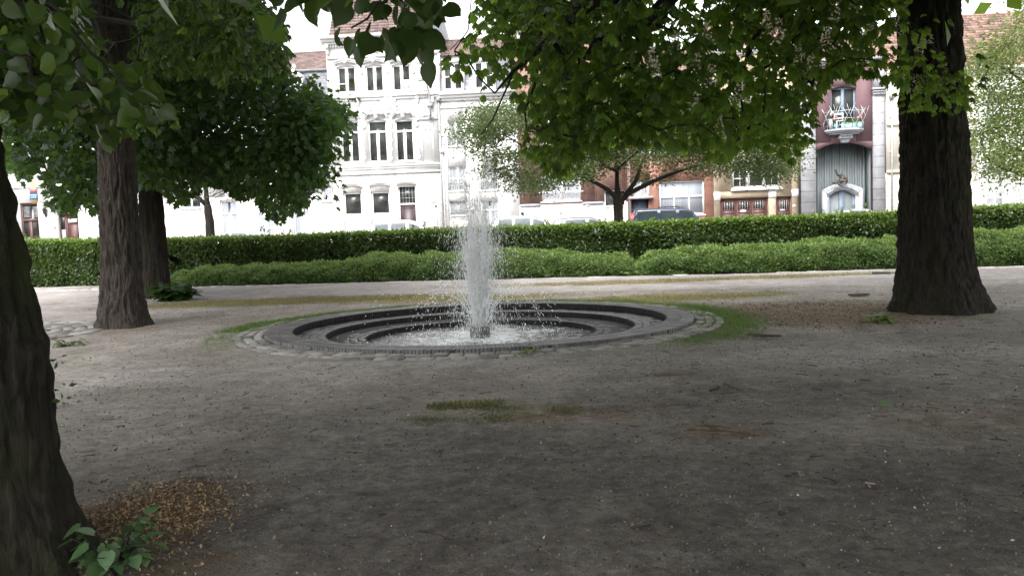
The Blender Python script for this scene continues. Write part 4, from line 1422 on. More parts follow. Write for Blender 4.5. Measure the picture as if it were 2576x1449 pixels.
def mask_fun(arr):
    A = arr.reshape(len(ys), len(xs))
    def fn(x, y):
        i = np.clip(np.searchsorted(xs, x), 0, len(xs) - 1); j = np.clip(np.searchsorted(ys, y), 0, len(ys) - 1)
        return A[j, i]
    return fn
M['grassblade'] = mat_leaf('grass_blade', (.04, .085, .018), (.12, .20, .035), (.16, .28, .04), rough=.6)
M['dryblade'] = mat_leaf('dry_grass_blade', (.12, .10, .04), (.24, .21, .09), (.2, .2, .07), rough=.7)
gf, df, lf = mask_fun(grass), mask_fun(dry), mask_fun(litter)
mb = MB()
P = ground_points(20000, (-8, 8), (8, 22), lambda x, y: np.clip(gf(x, y) * 1.1 - .1 + .45 * holes(np.stack([x, y, 0 * x], -1), 2.5, 1.), 0, 1) ** 1.3 * (gf(x, y) > .12))
blades(mb, P, .018, .055, .0035, rng.uniform(0, 1, len(P)))
tag(mb.build('grass', M['grassblade']), 'patchy short green grass round the fountain', 'grass', kind='stuff')
mb = MB()
P = ground_points(20000, (-12, 6.5), (14, 25), lambda x, y: np.clip(df(x, y) * .9 + .35 * holes(np.stack([x, y, 0 * x], -1), 2.5, 4.), 0, 1) ** 1.5 * (df(x, y) > .05))
blades(mb, P, .015, .05, .004, rng.uniform(0, 1, len(P)))
tag(mb.build('dry_grass', M['dryblade']), 'sparse yellowed grass on the trodden earth', 'grass', kind='stuff')


def flakes(name, label, cat, P, s0, s1, mat, tn=None, flat=.25, kind='small', lift=.004):
    n = len(P)
    d = rand_dirs(n); d[:, 2] *= flat
    nn = rand_dirs(n) * flat * 1.5; nn[:, 2] += 1
    mb = MB()
    put_leaves(mb, kind, P + np.array([0, 0, lift]), d, nn, rng.uniform(s0, s1, n) , rng.uniform(0, 1, n) if tn is None else tn)
    return tag(mb.build(name, mat), label, cat, kind='stuff')


M['chip'] = mat_plain('brown_leaf_litter', (0.095, 0.072, 0.055), .9, .8, 9, tint=1.0)
M['orangechip'] = mat_plain('orange_leaf_litter', (0.22, 0.15, 0.085), .9, .6, 9, tint=1.0)
M['darkchip'] = mat_plain('black_leaf_litter', (0.045, 0.036, 0.03), .9, .6, 9, tint=1.0)
M['petal'] = mat_plain('fallen_petal', (0.42, 0.375, 0.34), .8, .35, 20, tint=.6)
P = ground_points(3800, (-8, 3.4), (10, 23), lambda x, y: .15 + .85 * np.exp(-((x - 4.0) / 3.6) ** 2 - ((y - 12) / 5.5) ** 2))
flakes('fallen_petals', 'pale chestnut petals scattered over the earth', 'petals', P, .012, .026, M['petal'], flat=.5)
P = ground_points(15000, (-8, 3.2), (10, 20), lambda x, y: .25 + .75 * np.clip(lf(x, y), 0, 1))
flakes('leaf_litter', 'small brown leaf scraps strewn over the earth', 'leaf litter', P, .012, .035, M['chip'], flat=.4)
P = ground_points(12000, (-7, 3.2), (9, 16), lambda x, y: np.clip(.5 + .5 * holes(np.stack([x, y, 0 * x], -1), 1.6, 2.), 0, 1) * np.exp(-y / 6))
flakes('dark_litter', 'blackish bits of bark and leaf on the foreground earth', 'leaf litter', P, .012, .03, M['darkchip'], flat=.5)
M['crumb'] = mat_plain('soil_crumbs', (0.095, 0.086, 0.078), .95, .8, 15, tint=1.0)
P = ground_points(42000, (-6, 3.2), (8.5, 10.5), lambda x, y: np.clip(.55 + .6 * holes(np.stack([x, y, 0 * x], -1), 2.1, 5.), .05, 1) * np.exp(-(y - 3.2) / 4))
flakes('soil_crumbs', 'crumbs of soil and grit on the trodden foreground', 'soil crumbs', P, .006, .017, M['crumb'], flat=1.2, lift=.001)
P = ground_points(2600, (-1.6, 6.4), (1.6, 9.0), lambda x, y: np.clip(df(x, y) * 1.3 + .9 * holes(np.stack([x, y, 0 * x], -1), 5., 2.) - .35, 0, 1) ** 1.5 * (df(x, y) > .08))
mb = MB()
blades(mb, P, .010, .035, .003, rng.uniform(0, 1, len(P)))
M['mossblade'] = mat_leaf('moss_blade', (.05, .06, .02), (.12, .125, .05), (.1, .12, .04), rough=.7)
tag(mb.build('moss_tufts', M['mossblade']), 'mossy tufts in the bare earth in front of the fountain', 'moss', kind='stuff')
oc = gp(370, 1300)
P = ground_points(6500, (-3.6, 3.2), (-.9, 6.2), lambda x, y: np.exp(-((x - oc[0]) / .36) ** 2 - ((y - oc[1]) / .52) ** 2))
flakes('orange_litter', 'orange-brown drift of fallen bracts beside the nearest trunk', 'leaf litter', P, .012, .03, M['orangechip'], flat=.6)
P = ground_points(2600, (3.2, 11), (8.5, 17.5), lambda x, y: np.clip(lf(x, y), 0, 1))
flakes('reddish_litter', 'reddish-brown litter between the fountain and the massive trunk', 'leaf litter', P, .015, .045, M['chip'], flat=.6)
P = ground_points(700, (-8, 3.3), (10, 17), lambda x, y: np.exp(-y / 8))
mb = MB()
for p in P:
    a = rng.uniform(0, PI); ln = rng.uniform(.03, .13); dx, dy = math.cos(a) * ln / 2, math.sin(a) * ln / 2
    mb.tube([p + [-dx, -dy, .004], p + [rng.normal(0, .006), rng.normal(0, .006), .008], p + [dx, dy, .004]], rng.uniform(.0015, .004), 4, rng.uniform(0, 1))
M['twig'] = mat_plain('dry_twig', (0.05, 0.04, 0.032), .9, .6, 12, tint=.8)
M['paletwig'] = mat_plain('pale_dry_stalk', (0.105, 0.082, 0.06), .9, .6, 12, tint=.8)
M['chips'] = mat_plain('pale_wood', (0.25, 0.22, 0.19), .9, .3, 12, tint=.5)
tag(mb.build('small_twigs', M['twig']), 'tiny broken twigs strewn over the earth', 'twigs', kind='stuff')


def stick(name, label, u0, v0, u1, v1, r, mat, bend=.08, n=1, cat='twig'):
    p, q = gp(u0, v0), gp(u1, v1)
    L_ = np.linalg.norm(q - p)
    o = .5 * (p + q)
    mb = MB()
    for k in range(n):
        w = rng.normal(0, .10 * L_ * (n > 1), 3); w2 = rng.normal(0, .10 * L_ * (n > 1), 3)
        w[2] = w2[2] = abs(w[2]) * .3
        ts = np.linspace(0, 1, 6)
        b_ = rng.normal(0, bend * L_)
        nrm = np.array([-(q - p)[1], (q - p)[0], 0]) / (L_ + 1e-9)
        P = (p + w)[None] * (1 - ts)[:, None] + (q + w2)[None] * ts[:, None] + nrm[None] * (b_ * np.sin(PI * ts) + rng.normal(0, .012 * L_, 6))[:, None]
        P[:, 2] = np.maximum(P[:, 2], 0) + r + .004
        mb.tube(P - o, r * np.linspace(1.1, .6, 6) * rng.uniform(.6, 1.1), 6, rng.uniform(0, 1))
    ob = mb.build(name, mat, None, o, smooth=True)
    return tag(ob, label, cat)


stick('fallen_stalks', 'flat bundle of pale dry stalks lying on the grey path', 1650, 945, 1748, 940, .0045, M['paletwig'], .05, 12, 'stalks')
stick('fallen_stick', 'short black stick left of a longer bent black stick', 1785, 987, 1812, 977, .014, M['twig'])
stick('fallen_stick', 'bent black stick, longer of the pair at the path edge', 1822, 970, 1862, 986, .017, M['twig'], .15)
stick('fallen_stalks', 'tangle of brownish dry flower stalks on the dark earth', 1750, 1082, 1870, 1095, .0035, M['paletwig'], .1, 22, 'stalks')
stick('fallen_stick', 'long slim black stick with a pale broken end, nearest the bottom edge', 1776, 1313, 1856, 1332, .009, M['twig'])
stick('fallen_stick', 'straight brown stick lying level, farthest of the right-hand sticks', 2131, 1122, 2168, 1121, .008, M['paletwig'], .02)
stick('fallen_stick', 'thin dark stick just in front of the straight brown one', 2039, 1152, 2072, 1149, .006, M['twig'], .03)
stick('fallen_stick', 'thin level twig left of the tangle of dry flower stalks', 1586, 1075, 1612, 1074, .006, M['twig'], .03)
stick('bark_chunk', 'stubby black bit of bark on the dark earth', 1618, 1149, 1637, 1150, .013, M['twig'], .02)
stick('fallen_stick', 'small dark level stick behind the pale split chips', 1973, 1201, 1992, 1201, .008, M['twig'], .02)
stick('wood_chip', 'pair of pale split wood chips on the dark earth', 2008, 1189, 2018, 1199, .006, M['chips'], .02, 3, 'wood chip')
stick('fallen_stick', 'curved brown twig slanting up to the right on dark earth', 1703, 1223, 1738, 1213, .006, M['paletwig'], .15)
stick('bark_chunk', 'thick black bark lump near the bottom edge', 1958, 1299, 1978, 1299, .016, M['twig'], .02)
stick('fallen_stick', 'pale tan stub lying level toward the lower right corner', 2176, 1219, 2201, 1222, .009, M['chips'], .02)
stick('fallen_stick', 'long thin twig beside the orange litter drift', 512, 1362, 584, 1334, .005, M['twig'], .06)
stick('fallen_stick', 'long curved hair-thin twig on the bottom foreground earth', 1052, 1338, 1172, 1388, .004, M['twig'], .12)
stick('fallen_stalks', 'dark clump of twigs on the path right of the fountain', 1893, 848, 1958, 850, .010, M['twig'], .1, 9, 'twigs')
stick('fallen_stalks', 'brown clump of dead twigs between fountain and massive trunk', 2138, 746, 2185, 744, .016, M['twig'], .1, 9, 'twigs')
stick('fallen_stick', 'dark twig lying on the path behind the massive trunk base', 2200, 690, 2245, 690, .02, M['twig'], .05, 3)
stick('fallen_stick', 'dark level stick on the path before the massive trunk', 2352, 946, 2385, 945, .009, M['twig'], .03, 2)


def leafy(name, label, cat, base, stems, kind, size, mat, per=6, spread=.25, h=.3, tint=(.2, .9), drp=.2):
    t_ = empty(name, base, 0, label, cat)
    st, lv = MB(), MB()
    for k in range(stems):
        a = rng.uniform(0, 2 * PI)
        tip = np.array([math.cos(a) * spread * rng.uniform(.3, 1), math.sin(a) * spread * rng.uniform(.3, 1), h * rng.uniform(.5, 1)])
        mid = tip * .5 + np.array([0, 0, h * .15])
        st.tube([(0, 0, -.02), mid, tip], [.005, .004, .002], 5)
        tt = rng.uniform(.4, 1.05, per)[:, None]
        P = tip[None] * tt + rng.normal(0, size * .35, (per, 3))
        P[:, 2] = np.maximum(P[:, 2], .02)
        d = P * np.array([1, 1, 0]) + rand_dirs(per) * .15 + np.array([0, 0, -drp * .3])
        nn = rand_dirs(per) * .3 + np.array([0, 0, 1])
        put_leaves(lv, kind, P, d, nn, size * rng.uniform(.6, 1.2, per), rng.uniform(*tint, per))
    st.build('stems', M['twigbark'], t_)
    lv.build('leaves', mat, t_)
    return t_


M['leaf_nettle'] = mat_leaf('pale_green_broad_leaf', (.05, .11, .055), (.13, .225, .085), (.14, .25, .06), tr=.25)
leafy('broadleaf_plant', 'pale-green broad-leaved plant growing at the foot of the nearest trunk', 'plant', gp(292, 1440), 13, 'lime', .085, M['leaf_nettle'], 4, .22, .26)
leafy('leafy_shrub', 'small dark-green shrub at the foot of the darkest trunk', 'shrub', gp(440, 757), 26, 'maple', .22, M['leaf_dark'], 14, .6, .42, (.3, 1.0))
leafy('grass_tuft', 'little yellow-green sprig at the foot of the fountain rim', 'plant', gp(1330, 893), 6, 'small', .07, M['leaf_yellowgreen'], 8, .16, .06)
leafy('fallen_spray', 'yellow-green spray of fallen leaves before the massive trunk', 'fallen leaves', gp(2205, 810), 7, 'maple', .12, M['leaf_yellowgreen'], 6, .3, .07)
leafy('green_weed', 'weed growing between the stones of the paved ring', 'plant', gp(168, 872), 6, 'small', .10, M['leaf_street'], 9, .22, .12)
mb = MB()
p = gp(2221, 1021)
put_leaves(mb, 'lime', np.array([[0, 0, .012]]), np.array([[1.0, .2, .03]]), np.array([[0, -.2, 1.0]]), .11, np.array([1.0]))
tag(mb.build('fallen_leaf', M['leaf_nettle'], None, p), 'single pale blue-green leaf lying on the dark earth', 'leaf')
# ------------------------------------------------------------------ houses
ZM = (960, 180, 2.683)      # picture regions the outlines were measured in
ZN = (1300, 180, 2.683)
ZR = (1500, 0, 2.0122)
ZQ = (2100, 250, 3.22)
ZS = (2420, 230, 3.535)
ZT = (2840, 20, 2.336)
ZP = (60, 520, 6.9)
ZL = (480, 540, 4.954)
Z8 = (840, 100, 6.038)
GZ = STREET_Z + .06


class House:
    """one house of the terrace, drawn in facade coordinates: x along the street, y behind the facade, z up"""
    def __init__(self, name, label, x0, x1, eave):
        self.x0, self.x1, self.eave = x0, x1, eave
        self.c = .5 * (x0 + x1)
        self.root = empty(name, sw(self.c, 0, GZ), -SA, label, 'house')
        self.off = (-self.c, 0, -GZ)

    def put(self, mb, name, mat, parent=None, smooth=False):
        return mb.build(name, mat, parent or self.root, None if parent else self.off, smooth)

    def wall(self, mat, openings, z0=GZ - .3, z1=None, x0=None, x1=None, y0=0.0, y1=.34, name='wall', arches=(), back=True, rust=None):
        z1 = self.eave if z1 is None else z1
        if rust:                                         # a rusticated ground floor below the plain wall
            self.wall(rust[1], openings, z0, rust[0], x0, x1, y0, y1, 'ground_floor_wall', [q for q in arches if q[0][3] < rust[0]], False)
            z0 = rust[0]
            arches = [q for q in arches if q[0][3] >= rust[0]]
        x0 = self.x0 if x0 is None else x0
        x1 = self.x1 if x1 is None else x1
        ops = [(max(a, x0 + .02), max(b, z0), min(c, x1 - .02), min(d, z1)) for a, b, c, d in openings if d > z0 + .01 and b < z1 - .01 and c > x0 and a < x1]
        X = sorted({x0, x1, *[o[0] for o in ops], *[o[2] for o in ops]})
        mb = MB()
        for a, b in zip(X[:-1], X[1:]):
            if b - a < 1e-4: continue
            m_ = .5 * (a + b)
            cuts = sorted([(o[1], o[3]) for o in ops if o[0] < m_ < o[2]])
            z = z0
            for lo, hi in cuts:
                if lo > z + 1e-4: mb.box(a, y0, z, b, y1, lo)
                z = max(z, hi)
            if z1 > z + 1e-4: mb.box(a, y0, z, b, y1, z1)
        for (a, b, c, d), rise in arches:                # spandrels of segmental heads
            arc = [(a + (c - a) * k / 12, d - rise + rise * (1 - (2 * k / 12 - 1) ** 2) - .004) for k in range(13)]
            for lo, hi in ((0, 6), (6, 12)):
                pts = arc[lo:hi + 1]
                corner = (a, d + .0) if lo == 0 else (c, d + .0)
                mid = ((a + c) / 2, d + .0)
                mb.prism(([corner] + pts + ([] if lo == 0 else [])) if lo == 0 else (pts + [corner]), y0 + .003, y1 - .003)
        w = self.put(mb, name, mat)
        if back:
            mb = MB().box(self.x0 + .01, .36, GZ - .3, self.x1 - .01, 9.0, self.eave - .05)
            self.put(mb, 'house_body', mat)
        return w

    def window(self, r, cols=2, transom=None, sash=(), inset=.14, fw=.07, mat='frame', pane='glass', lower=None, sill=True, rise=0.0, name='window', tmat=None, mull=None, lowmat='lightglass', pcurt=None, label=None):
        a, b, c, d = r
        fm = M[mat]
        mb = MB()
        y0, y1 = inset, inset + .07
        mb.box(a, y0, b, a + fw, y1, d); mb.box(c - fw, y0, b, c, y1, d)
        mb.box(a + fw, y0, b, c - fw, y1, b + fw); mb.box(a + fw, y0, d - fw - rise * .6, c - fw, y1, d)
        mw = mull if mull is not None else fw * 1.5
        zt = d - fw if transom is None else b + (d - b) * transom
        for k in range(1, cols):
            x = a + (c - a) * k / cols
            mb.box(x - mw / 2, y0 - .012, b + fw, x + mw / 2, y1, zt)
        if transom is not None:
            mb.box(a + fw, y0 - .02, zt - fw * .7, c - fw, y1 + .002, zt + fw * .7)
        for s in sash:
            z = b + (d - b) * s
            mb.box(a + fw, y0 + .012, z - .022, c - fw, y1 + .001, z + .022)
        w = self.put(mb, name, fm)
        if label: w['label'] = label
        zl = b if lower is None else b + (d - b) * lower
        p = self.put(MB().box(a + .01, y1 - .03, zl + .01, c - .01, y1 + .03, d - .01), 'pane', M[pane], w)
        if lower is not None:
            self.put(MB().box(a + .01, y1 - .032, b + .01, c - .01, y1 + .03, zl), 'panel', M[lowmat], w)
        if pcurt:
            cb = MB()
            for k in range(cols):
                xa, xb = a + (c - a) * k / cols + fw * .9, a + (c - a) * (k + 1) / cols - fw * .9
                nn_ = 28
                X = np.linspace(xa, xb, nn_)
                Yc = y1 - .052 + .010 * np.sin(X * 42 + k)
                v = [(x, y, z) for x, y in zip(X, Yc) for z in (b + fw, (zt if transom and not isinstance(pcurt, tuple) else d - fw))]
                cb.add(v, [(2 * i, 2 * i + 2, 2 * i + 3, 2 * i + 1) for i in range(nn_ - 1)])
            self.put(cb, 'curtain', M[pcurt if isinstance(pcurt, str) else pcurt[0]], w, True)
        if sill:
            self.put(MB().box(a - .06, -.05, b - .09, c + .06, inset - .002, b - .003), 'sill', M['trim'] if mat == 'frame' else M['pale_sill'], w)
        return w

    def door(self, r, mat, transom=None, tpane='glass', inset=.16, fmat='frame', panels=2, label=None, grid=False, glazed=0):
        a, b, c, d = r
        fw = .06
        zt = d - fw if transom is None else b + (d - b) * transom
        mb = MB()
        mb.box(a, inset, b, a + fw, inset + .08, d); mb.box(c - fw, inset, b, c, inset + .08, d); mb.box(a + fw, inset, d - fw, c - fw, inset + .08, d)
        if transom is not None: mb.box(a + fw, inset - .015, zt, c - fw, inset + .08, zt + .09)
        fr_ = self.put(mb, 'door', M[fmat])
        if label: fr_['label'] = label
        lm = MB().box(a + fw + .002, inset + .04, b, c - fw - .002, inset + .09, zt - .002)
        w = c - a - 2 * fw
        for k in range(panels):
            for q in range(2):
                xa = a + fw + w * (k + .12) / panels; xb = a + fw + w * (k + .88) / panels
                za = b + (zt - b) * (.06 if q == 0 else .52); zb = b + (zt - b) * (.46 if q == 0 else .94)
                lm.box(xa, inset + .022, za, xb, inset + .041, za + .035); lm.box(xa, inset + .022, zb - .035, xb, inset + .041, zb)
                lm.box(xa, inset + .022, za + .035, xa + .035, inset + .041, zb - .035); lm.box(xb - .035, inset + .022, za + .035, xb, inset + .041, zb - .035)
        lf_ = self.put(lm, 'door_leaf', M[mat], fr_)
        self.put(MB().ball((c - fw - .09, inset + .0, b + 1.02), .035, 8, 6), 'handle', M['greymetal'], fr_)
        if transom is not None:
            p = self.put(MB().box(a + fw - .01, inset + .045, zt + .08, c - fw + .01, inset + .08, d - fw + .01), 'pane', M[tpane], fr_)
            if grid:
                gm = MB()
                for k in range(1, 5): gm.box(a + fw + w * k / 5 - .008, inset + .03, zt + .09, a + fw + w * k / 5 + .008, inset + .046, d - fw)
                for k in range(1, 3):
                    z = zt + .09 + (d - fw - zt - .09) * k / 3
                    gm.box(a + fw, inset + .031, z - .008, c - fw, inset + .0455, z + .008)
                self.put(gm, 'leading', M['greymetal'], fr_)
        return fr_

    def roof(self, mat, z0, z1, ydepth, x0=None, x1=None, y0=-.15, tile=.26, row=.24, name='roof', amp=.018):
        """a pitched front slope covered with real tiles, and a plain back slope"""
        x0 = self.x0 if x0 is None else x0
        x1 = self.x1 if x1 is None else x1
        L_ = math.hypot(ydepth, z1 - z0)
        up = np.array([0, ydepth / L_, (z1 - z0) / L_]); nr = np.array([0, -(z1 - z0) / L_, ydepth / L_])
        ncol = max(4, int((x1 - x0) / tile)); nrow = max(3, int(L_ / row))
        mb = MB()
        xs_ = np.linspace(x0, x1, ncol * 5 + 1)
        wv = amp * (np.sin(2 * PI * np.arange(len(xs_)) / 5) + .35 * np.sin(4 * PI * np.arange(len(xs_)) / 5))
        for r in range(nrow):
            s0, s1 = L_ * r / nrow - .02, L_ * (r + 1) / nrow
            V = np.concatenate([np.array([(x, y0, z0) for x in xs_]) + up * s + nr * (wv[:, None] + h) for s, h in ((s0, .0), (s0, .050), (s1, .012))])
            k = len(xs_)
            tt = np.repeat(rng.uniform(0, 1, ncol + 1), 5)[:k]
            ii_ = np.arange(k - 1)
            F = np.concatenate([np.stack([ii_, ii_ + 1, ii_ + 1 + k, ii_ + k], -1), np.stack([ii_ + k, ii_ + 1 + k, ii_ + 1 + 2 * k, ii_ + 2 * k], -1)])
            mb.add(V, F, np.tile(tt, 3))
        yb = y0 + ydepth
        mb.add([(x0, yb, z1), (x1, yb, z1), (x1, 2 * yb - y0, z0), (x0, 2 * yb - y0, z0)], [(0, 1, 2, 3)], .4)
        mb.add([(x0 + .01, y0 + .03, z0), (x0 + .01, 2 * yb - y0, z0), (x0 + .01, yb, z1 - .03)], [(0, 1, 2)], .4)
        mb.add([(x1 - .01, y0 + .03, z0), (x1 - .01, 2 * yb - y0, z0), (x1 - .01, yb, z1 - .03)], [(2, 1, 0)], .4)
        mb.tube([(x0, yb, z1 + .02), (x1, yb, z1 + .02)], .09, 8, .7)
        return self.put(mb, name, mat)

    def cornice(self, z, h, proj_=.3, mat='trim', x0=None, x1=None, brackets=0, name='cornice', steps=3):
        x0 = (self.x0 if x0 is None else x0) + .003
        x1 = (self.x1 if x1 is None else x1) - .003
        mb = MB()
        for k in range(steps):
            p = proj_ * (k + 1) / steps
            mb.box(x0, -p, z + h * k / steps, x1, .05 + .002 * k, z + h * (k + 1) / steps - (.012 if k < steps - 1 else 0))
        for k in range(brackets):
            x = x0 + (x1 - x0) * (k + .5) / brackets
            mb.box(x - .07, -proj_ * .75, z - .26, x + .07, .02, z - .003)
            mb.box(x - .06, -proj_ * .45, z - .42, x + .06, .02, z - .263)
        return self.put(mb, name, M[mat])

    def chimney(self, x, y, z0, z1, w=.8, d=.6, mat='brick_dark', parent=None):
        mb = MB().box(x - w / 2, y, z0, x + w / 2, y + d, z1).box(x - w / 2 - .05, y - .05, z1 + .002, x + w / 2 + .05, y + d + .05, z1 + .12)
        for k in (-.2, .2):
            mb.lathe((x + k, y + d / 2, z1 + .12), [(.10, 0), (.09, .35), (.06, .35)], 10)
        return self.put(mb, 'chimney', M[mat])

    def pipe(self, x, z0, z1, mat='zinc', r=.05):
        mb = MB().tube([(x, -.09, z0), (x, -.09, z1)], r, 8)
        for z in np.arange(z0 + .6, z1, 1.9): mb.box(x - .07, -.10, z, x + .07, .01, z + .05)
        mb.box(x - .12, -.2, z1 + .0, x + .12, .02, z1 + .22)
        return self.put(mb, 'downpipe', M[mat])

    def balconet(self, r, h=.42, mat='iron'):
        a, b, c, d = r
        mb = MB()
        mb.tube([(a, -.06, b + h), (c, -.06, b + h)], .014, 5); mb.tube([(a, -.06, b + .05), (c, -.06, b + .05)], .012, 5)
        n = max(6, int((c - a) / .12))
        for k in range(n + 1):
            x = a + (c - a) * k / n
            mb.tube([(x, -.06, b + .05), (x + .01 * (-1) ** k, -.065, b + h * .5), (x, -.06, b + h + (.05 if k % 2 else 0))], .009, 4)
        mb.box(a - .01, -.07, b + .05, a + .012, .14, b + .075); mb.box(c - .012, -.07, b + .05, c + .01, .14, b + .075)
        return self.put(mb, 'balcony_rail', M[mat])

    def hood(self, mb, r, h=.14, rise=.16, p=.12, key=True, side=.12):
        """a segmental hood mould with a keystone ornament"""
        a, b, c, d = r
        a, c = a - side, c + side
        n = 14
        lo = [(a + (c - a) * k / n, d + .03 + rise * (1 - (2 * k / n - 1) ** 2)) for k in range(n + 1)]
        hi = [(x, z + h) for x, z in lo]
        for k in range(n):
            mb.prism([lo[k], lo[k + 1], hi[k + 1], hi[k]], -p, .02)
            mb.prism([(hi[k][0], hi[k][1] + .002), (hi[k + 1][0], hi[k + 1][1] + .002), (hi[k + 1][0], hi[k + 1][1] + .05), (hi[k][0], hi[k][1] + .05)], -p - .06, .02)
        if key:
            x = .5 * (a + c); z = d + rise + .12
            mb.ball((x, -p - .02, z), (.13, .1, .19)); mb.ball((x - .2, -p + .01, z + .02), (.13, .06, .07)); mb.ball((x + .2, -p + .01, z + .02), (.13, .06, .07))
            mb.ball((x, -p - .03, z + .2), (.07, .06, .08))


def px_x(u, v): return fp(u, v)[0]
def px_z(u, v): return fp(u, v)[1]
def zx(zone, x, y): return fp(*zp(zone, x, y))[0]
def zz(zone, x, y): return fp(*zp(zone, x, y))[1]


# --- the public house at the far left
e0 = px_z(150, 330)
hx = [px_x(-330, 500), zx(ZL, 70, 640), .5 * (zx(ZM, 120, 880) + zx(ZM, 80, 200)), .5 * (zx(ZN, 85, 400) + zx(ZN, 100, 900)), zx(ZN, 715, 800), zx(ZR, 800, 1200), zx(ZQ, 185, 1000), zx(ZQ, 1022, 1000), zx(ZS, 917, 900), zx(ZT, 262, 1200), px_x(2800, 500)]
h = House('public_house', 'white public house at far left with brown windows and a hanging sign', hx[0], hx[1], e0)
wp = frect(ZP, 15, 648, 395, 1420); wp = (wp[0], GZ + .5, wp[2], wp[3])
dp = frect(ZP, 798, 870, 1226, 1400); dp = (dp[0], GZ, dp[2], dp[3])
up = [frect(None, u, 345, u + 60, 430) for u in (40, 160, 300)]
h.wall(M['white'], [wp, dp] + up)
h.window(wp, 2, .66, (.32,), mat='wood_brown', fw=.12, inset=.1, sill=False)
cu = MB()
for k in (0, 1):
    xa = wp[0] + .16 + k * (wp[2] - wp[0]) * .5; cu.box(xa, .105, wp[1] + .13, xa + (wp[2] - wp[0]) * .36, .115, wp[1] + .62)
h.put(cu, 'lace_curtain', M['lace'])
lv = MB()
for k in range(9):
    z = wp[1] + (wp[3] - wp[1]) * (.72 + .024 * k)
    for q in (0, 1):
        xa = wp[0] + .2 + q * (wp[2] - wp[0]) * .5
        lv.box(xa, .075, z, xa + (wp[2] - wp[0]) * .36, .128, z + .03)
h.put(lv, 'louvre', M['zinc'])
for w in up: h.window(w, 2, .7)
dx = dp[0] + (dp[2] - dp[0]) * .34
h.door((dx, dp[1], dp[2], dp[3]), 'wood_brown', None, fmat='wood_brown', panels=1)
h.window((dp[0], dp[1] + .3, dx - .02, dp[3]), 1, None, (), mat='wood_brown', lower=.62, lowmat='lace', sill=False, inset=.16)
h.put(MB().box(dp[0], .16, dp[1], dx - .02, .25, dp[1] + .298), 'door_panel', M['wood_brown'])
mb = MB()
zst = zz(ZP, 600, 285)
mb.box(h.x0 + .01, -.09, zst - .1, h.x1 - .01, .02, zst)
h.put(mb, 'string_course', M['trim'])
h.pipe(hx[1] - .12, GZ, e0 - .4)
h.cornice(e0 - .35, .35, .3)
h.roof(M['tile_brown'], e0, e0 + 2.4, 2.8)


def text(s, size, mat, parent, loc, name='lettering', ext=.004, rot=(PI / 2, 0, 0), align='CENTER'):
    cu_ = bpy.data.curves.new(name, 'FONT')
    cu_.body = s; cu_.size = size; cu_.extrude = ext; cu_.align_x = align; cu_.align_y = 'CENTER'
    o = bpy.data.objects.new(name, cu_)
    cu_.materials.append(mat)
    link(o)
    bpy.context.view_layer.update()
    me_ = bpy.data.meshes.new_from_object(o.evaluated_get(bpy.context.evaluated_depsgraph_get()))
    bpy.data.objects.remove(o)
    o = bpy.data.objects.new(name, me_)
    o.location = loc; o.rotation_euler = rot
    return link(o, parent)


M['ink'] = mat_plain('dark_ink', (.05, .04, .045), .6, .1)
M['gold'] = mat_plain('ochre_sign_paint', (.40, .27, .11), .5, .15, 6)
M['signgrey'] = mat_plain('mauve_sign_paint', (.17, .15, .19), .5, .15, 6)
M['signblue'] = mat_plain('blue_sign_paint', (.04, .12, .33), .45, .15, 6)
M['signred'] = mat_plain('red_lettering', (.45, .06, .04), .5, .1)
M['signpale'] = mat_plain('pale_blue_lettering', (.35, .62, .80), .5, .1)
M['paper'] = mat_plain('white_paper', (.75, .74, .73), .7, .04)
# its hanging sign: a flat board with a pointed top on an iron bracket, square to the wall
sx, sz = zx(ZP, 415, 450), zz(ZP, 415, 450)
sc_ = (zz(ZP, 400, 140) - zz(ZP, 400, 670))
sg = empty('hanging_sign', sw(sx, -.55, zz(ZP, 415, 670)), -SA, 'pointed ochre sign board with a blue band hanging on the white public house', 'sign')
hw = sc_ * .165
pts = [(-hw, .14 * sc_), (-hw * .8, .05 * sc_), (-hw * .4, .01 * sc_), (0, 0), (hw * .4, .01 * sc_), (hw * .8, .05 * sc_), (hw, .14 * sc_), (hw, .66 * sc_), (hw * .75, .66 * sc_), (0, sc_), (-hw * .75, .66 * sc_), (-hw, .66 * sc_)]
MB().prism(pts, -.03, .03).build('board', M['gold'], sg)
MB().box(-hw * .98, -.036, .38 * sc_, hw * .98, -.0305, .64 * sc_).build('grey_panel', M['signgrey'], sg)
MB().box(-hw * .98, -.036, .16 * sc_, hw * .98, -.0305, .378 * sc_).build('blue_panel', M['signblue'], sg)
mb = MB()
for k, (xo, ww) in enumerate(((-.62, .22), (-.30, .3), (.06, .2), (.34, .3))):     # worn red and pale strokes where the words can no longer be read
    mb.box(hw * xo, -.040, (.43 + .02 * (k % 2)) * sc_, hw * (xo + ww), -.0365, (.56 - .02 * (k % 3)) * sc_)
mb.build('red_lettering', M['signred'], sg)
mb = MB()
for zz_, segs in ((.315, ((-.9, .2), (-.55, .5), (0, .35), (.4, .4))), (.225, ((-.7, .35), (-.28, .4), (.2, .5)))):
    for xo, ww in segs: mb.box(hw * xo, -.040, zz_ * sc_, hw * (xo + ww), -.0365, (zz_ + .03) * sc_)
mb.build('pale_lettering', M['signpale'], sg)
MB().tube([(hw + .12, .0, .72 * sc_), (hw + .12, 0, .02 * sc_)], .018, 6).tube([(hw + .12, 0, .70 * sc_), (hw * .3, 0, .70 * sc_)], .014, 6).tube([(hw + .12, 0, .7 * sc_), (hw + .12, .55, .7 * sc_)], .016, 6).tube([(hw + .12, 0, .06 * sc_), (hw + .12, .55, .06 * sc_)], .016, 6).build('bracket', M['zinc'], sg)
p = (zx(ZP, 540, 830), zz(ZP, 540, 830))
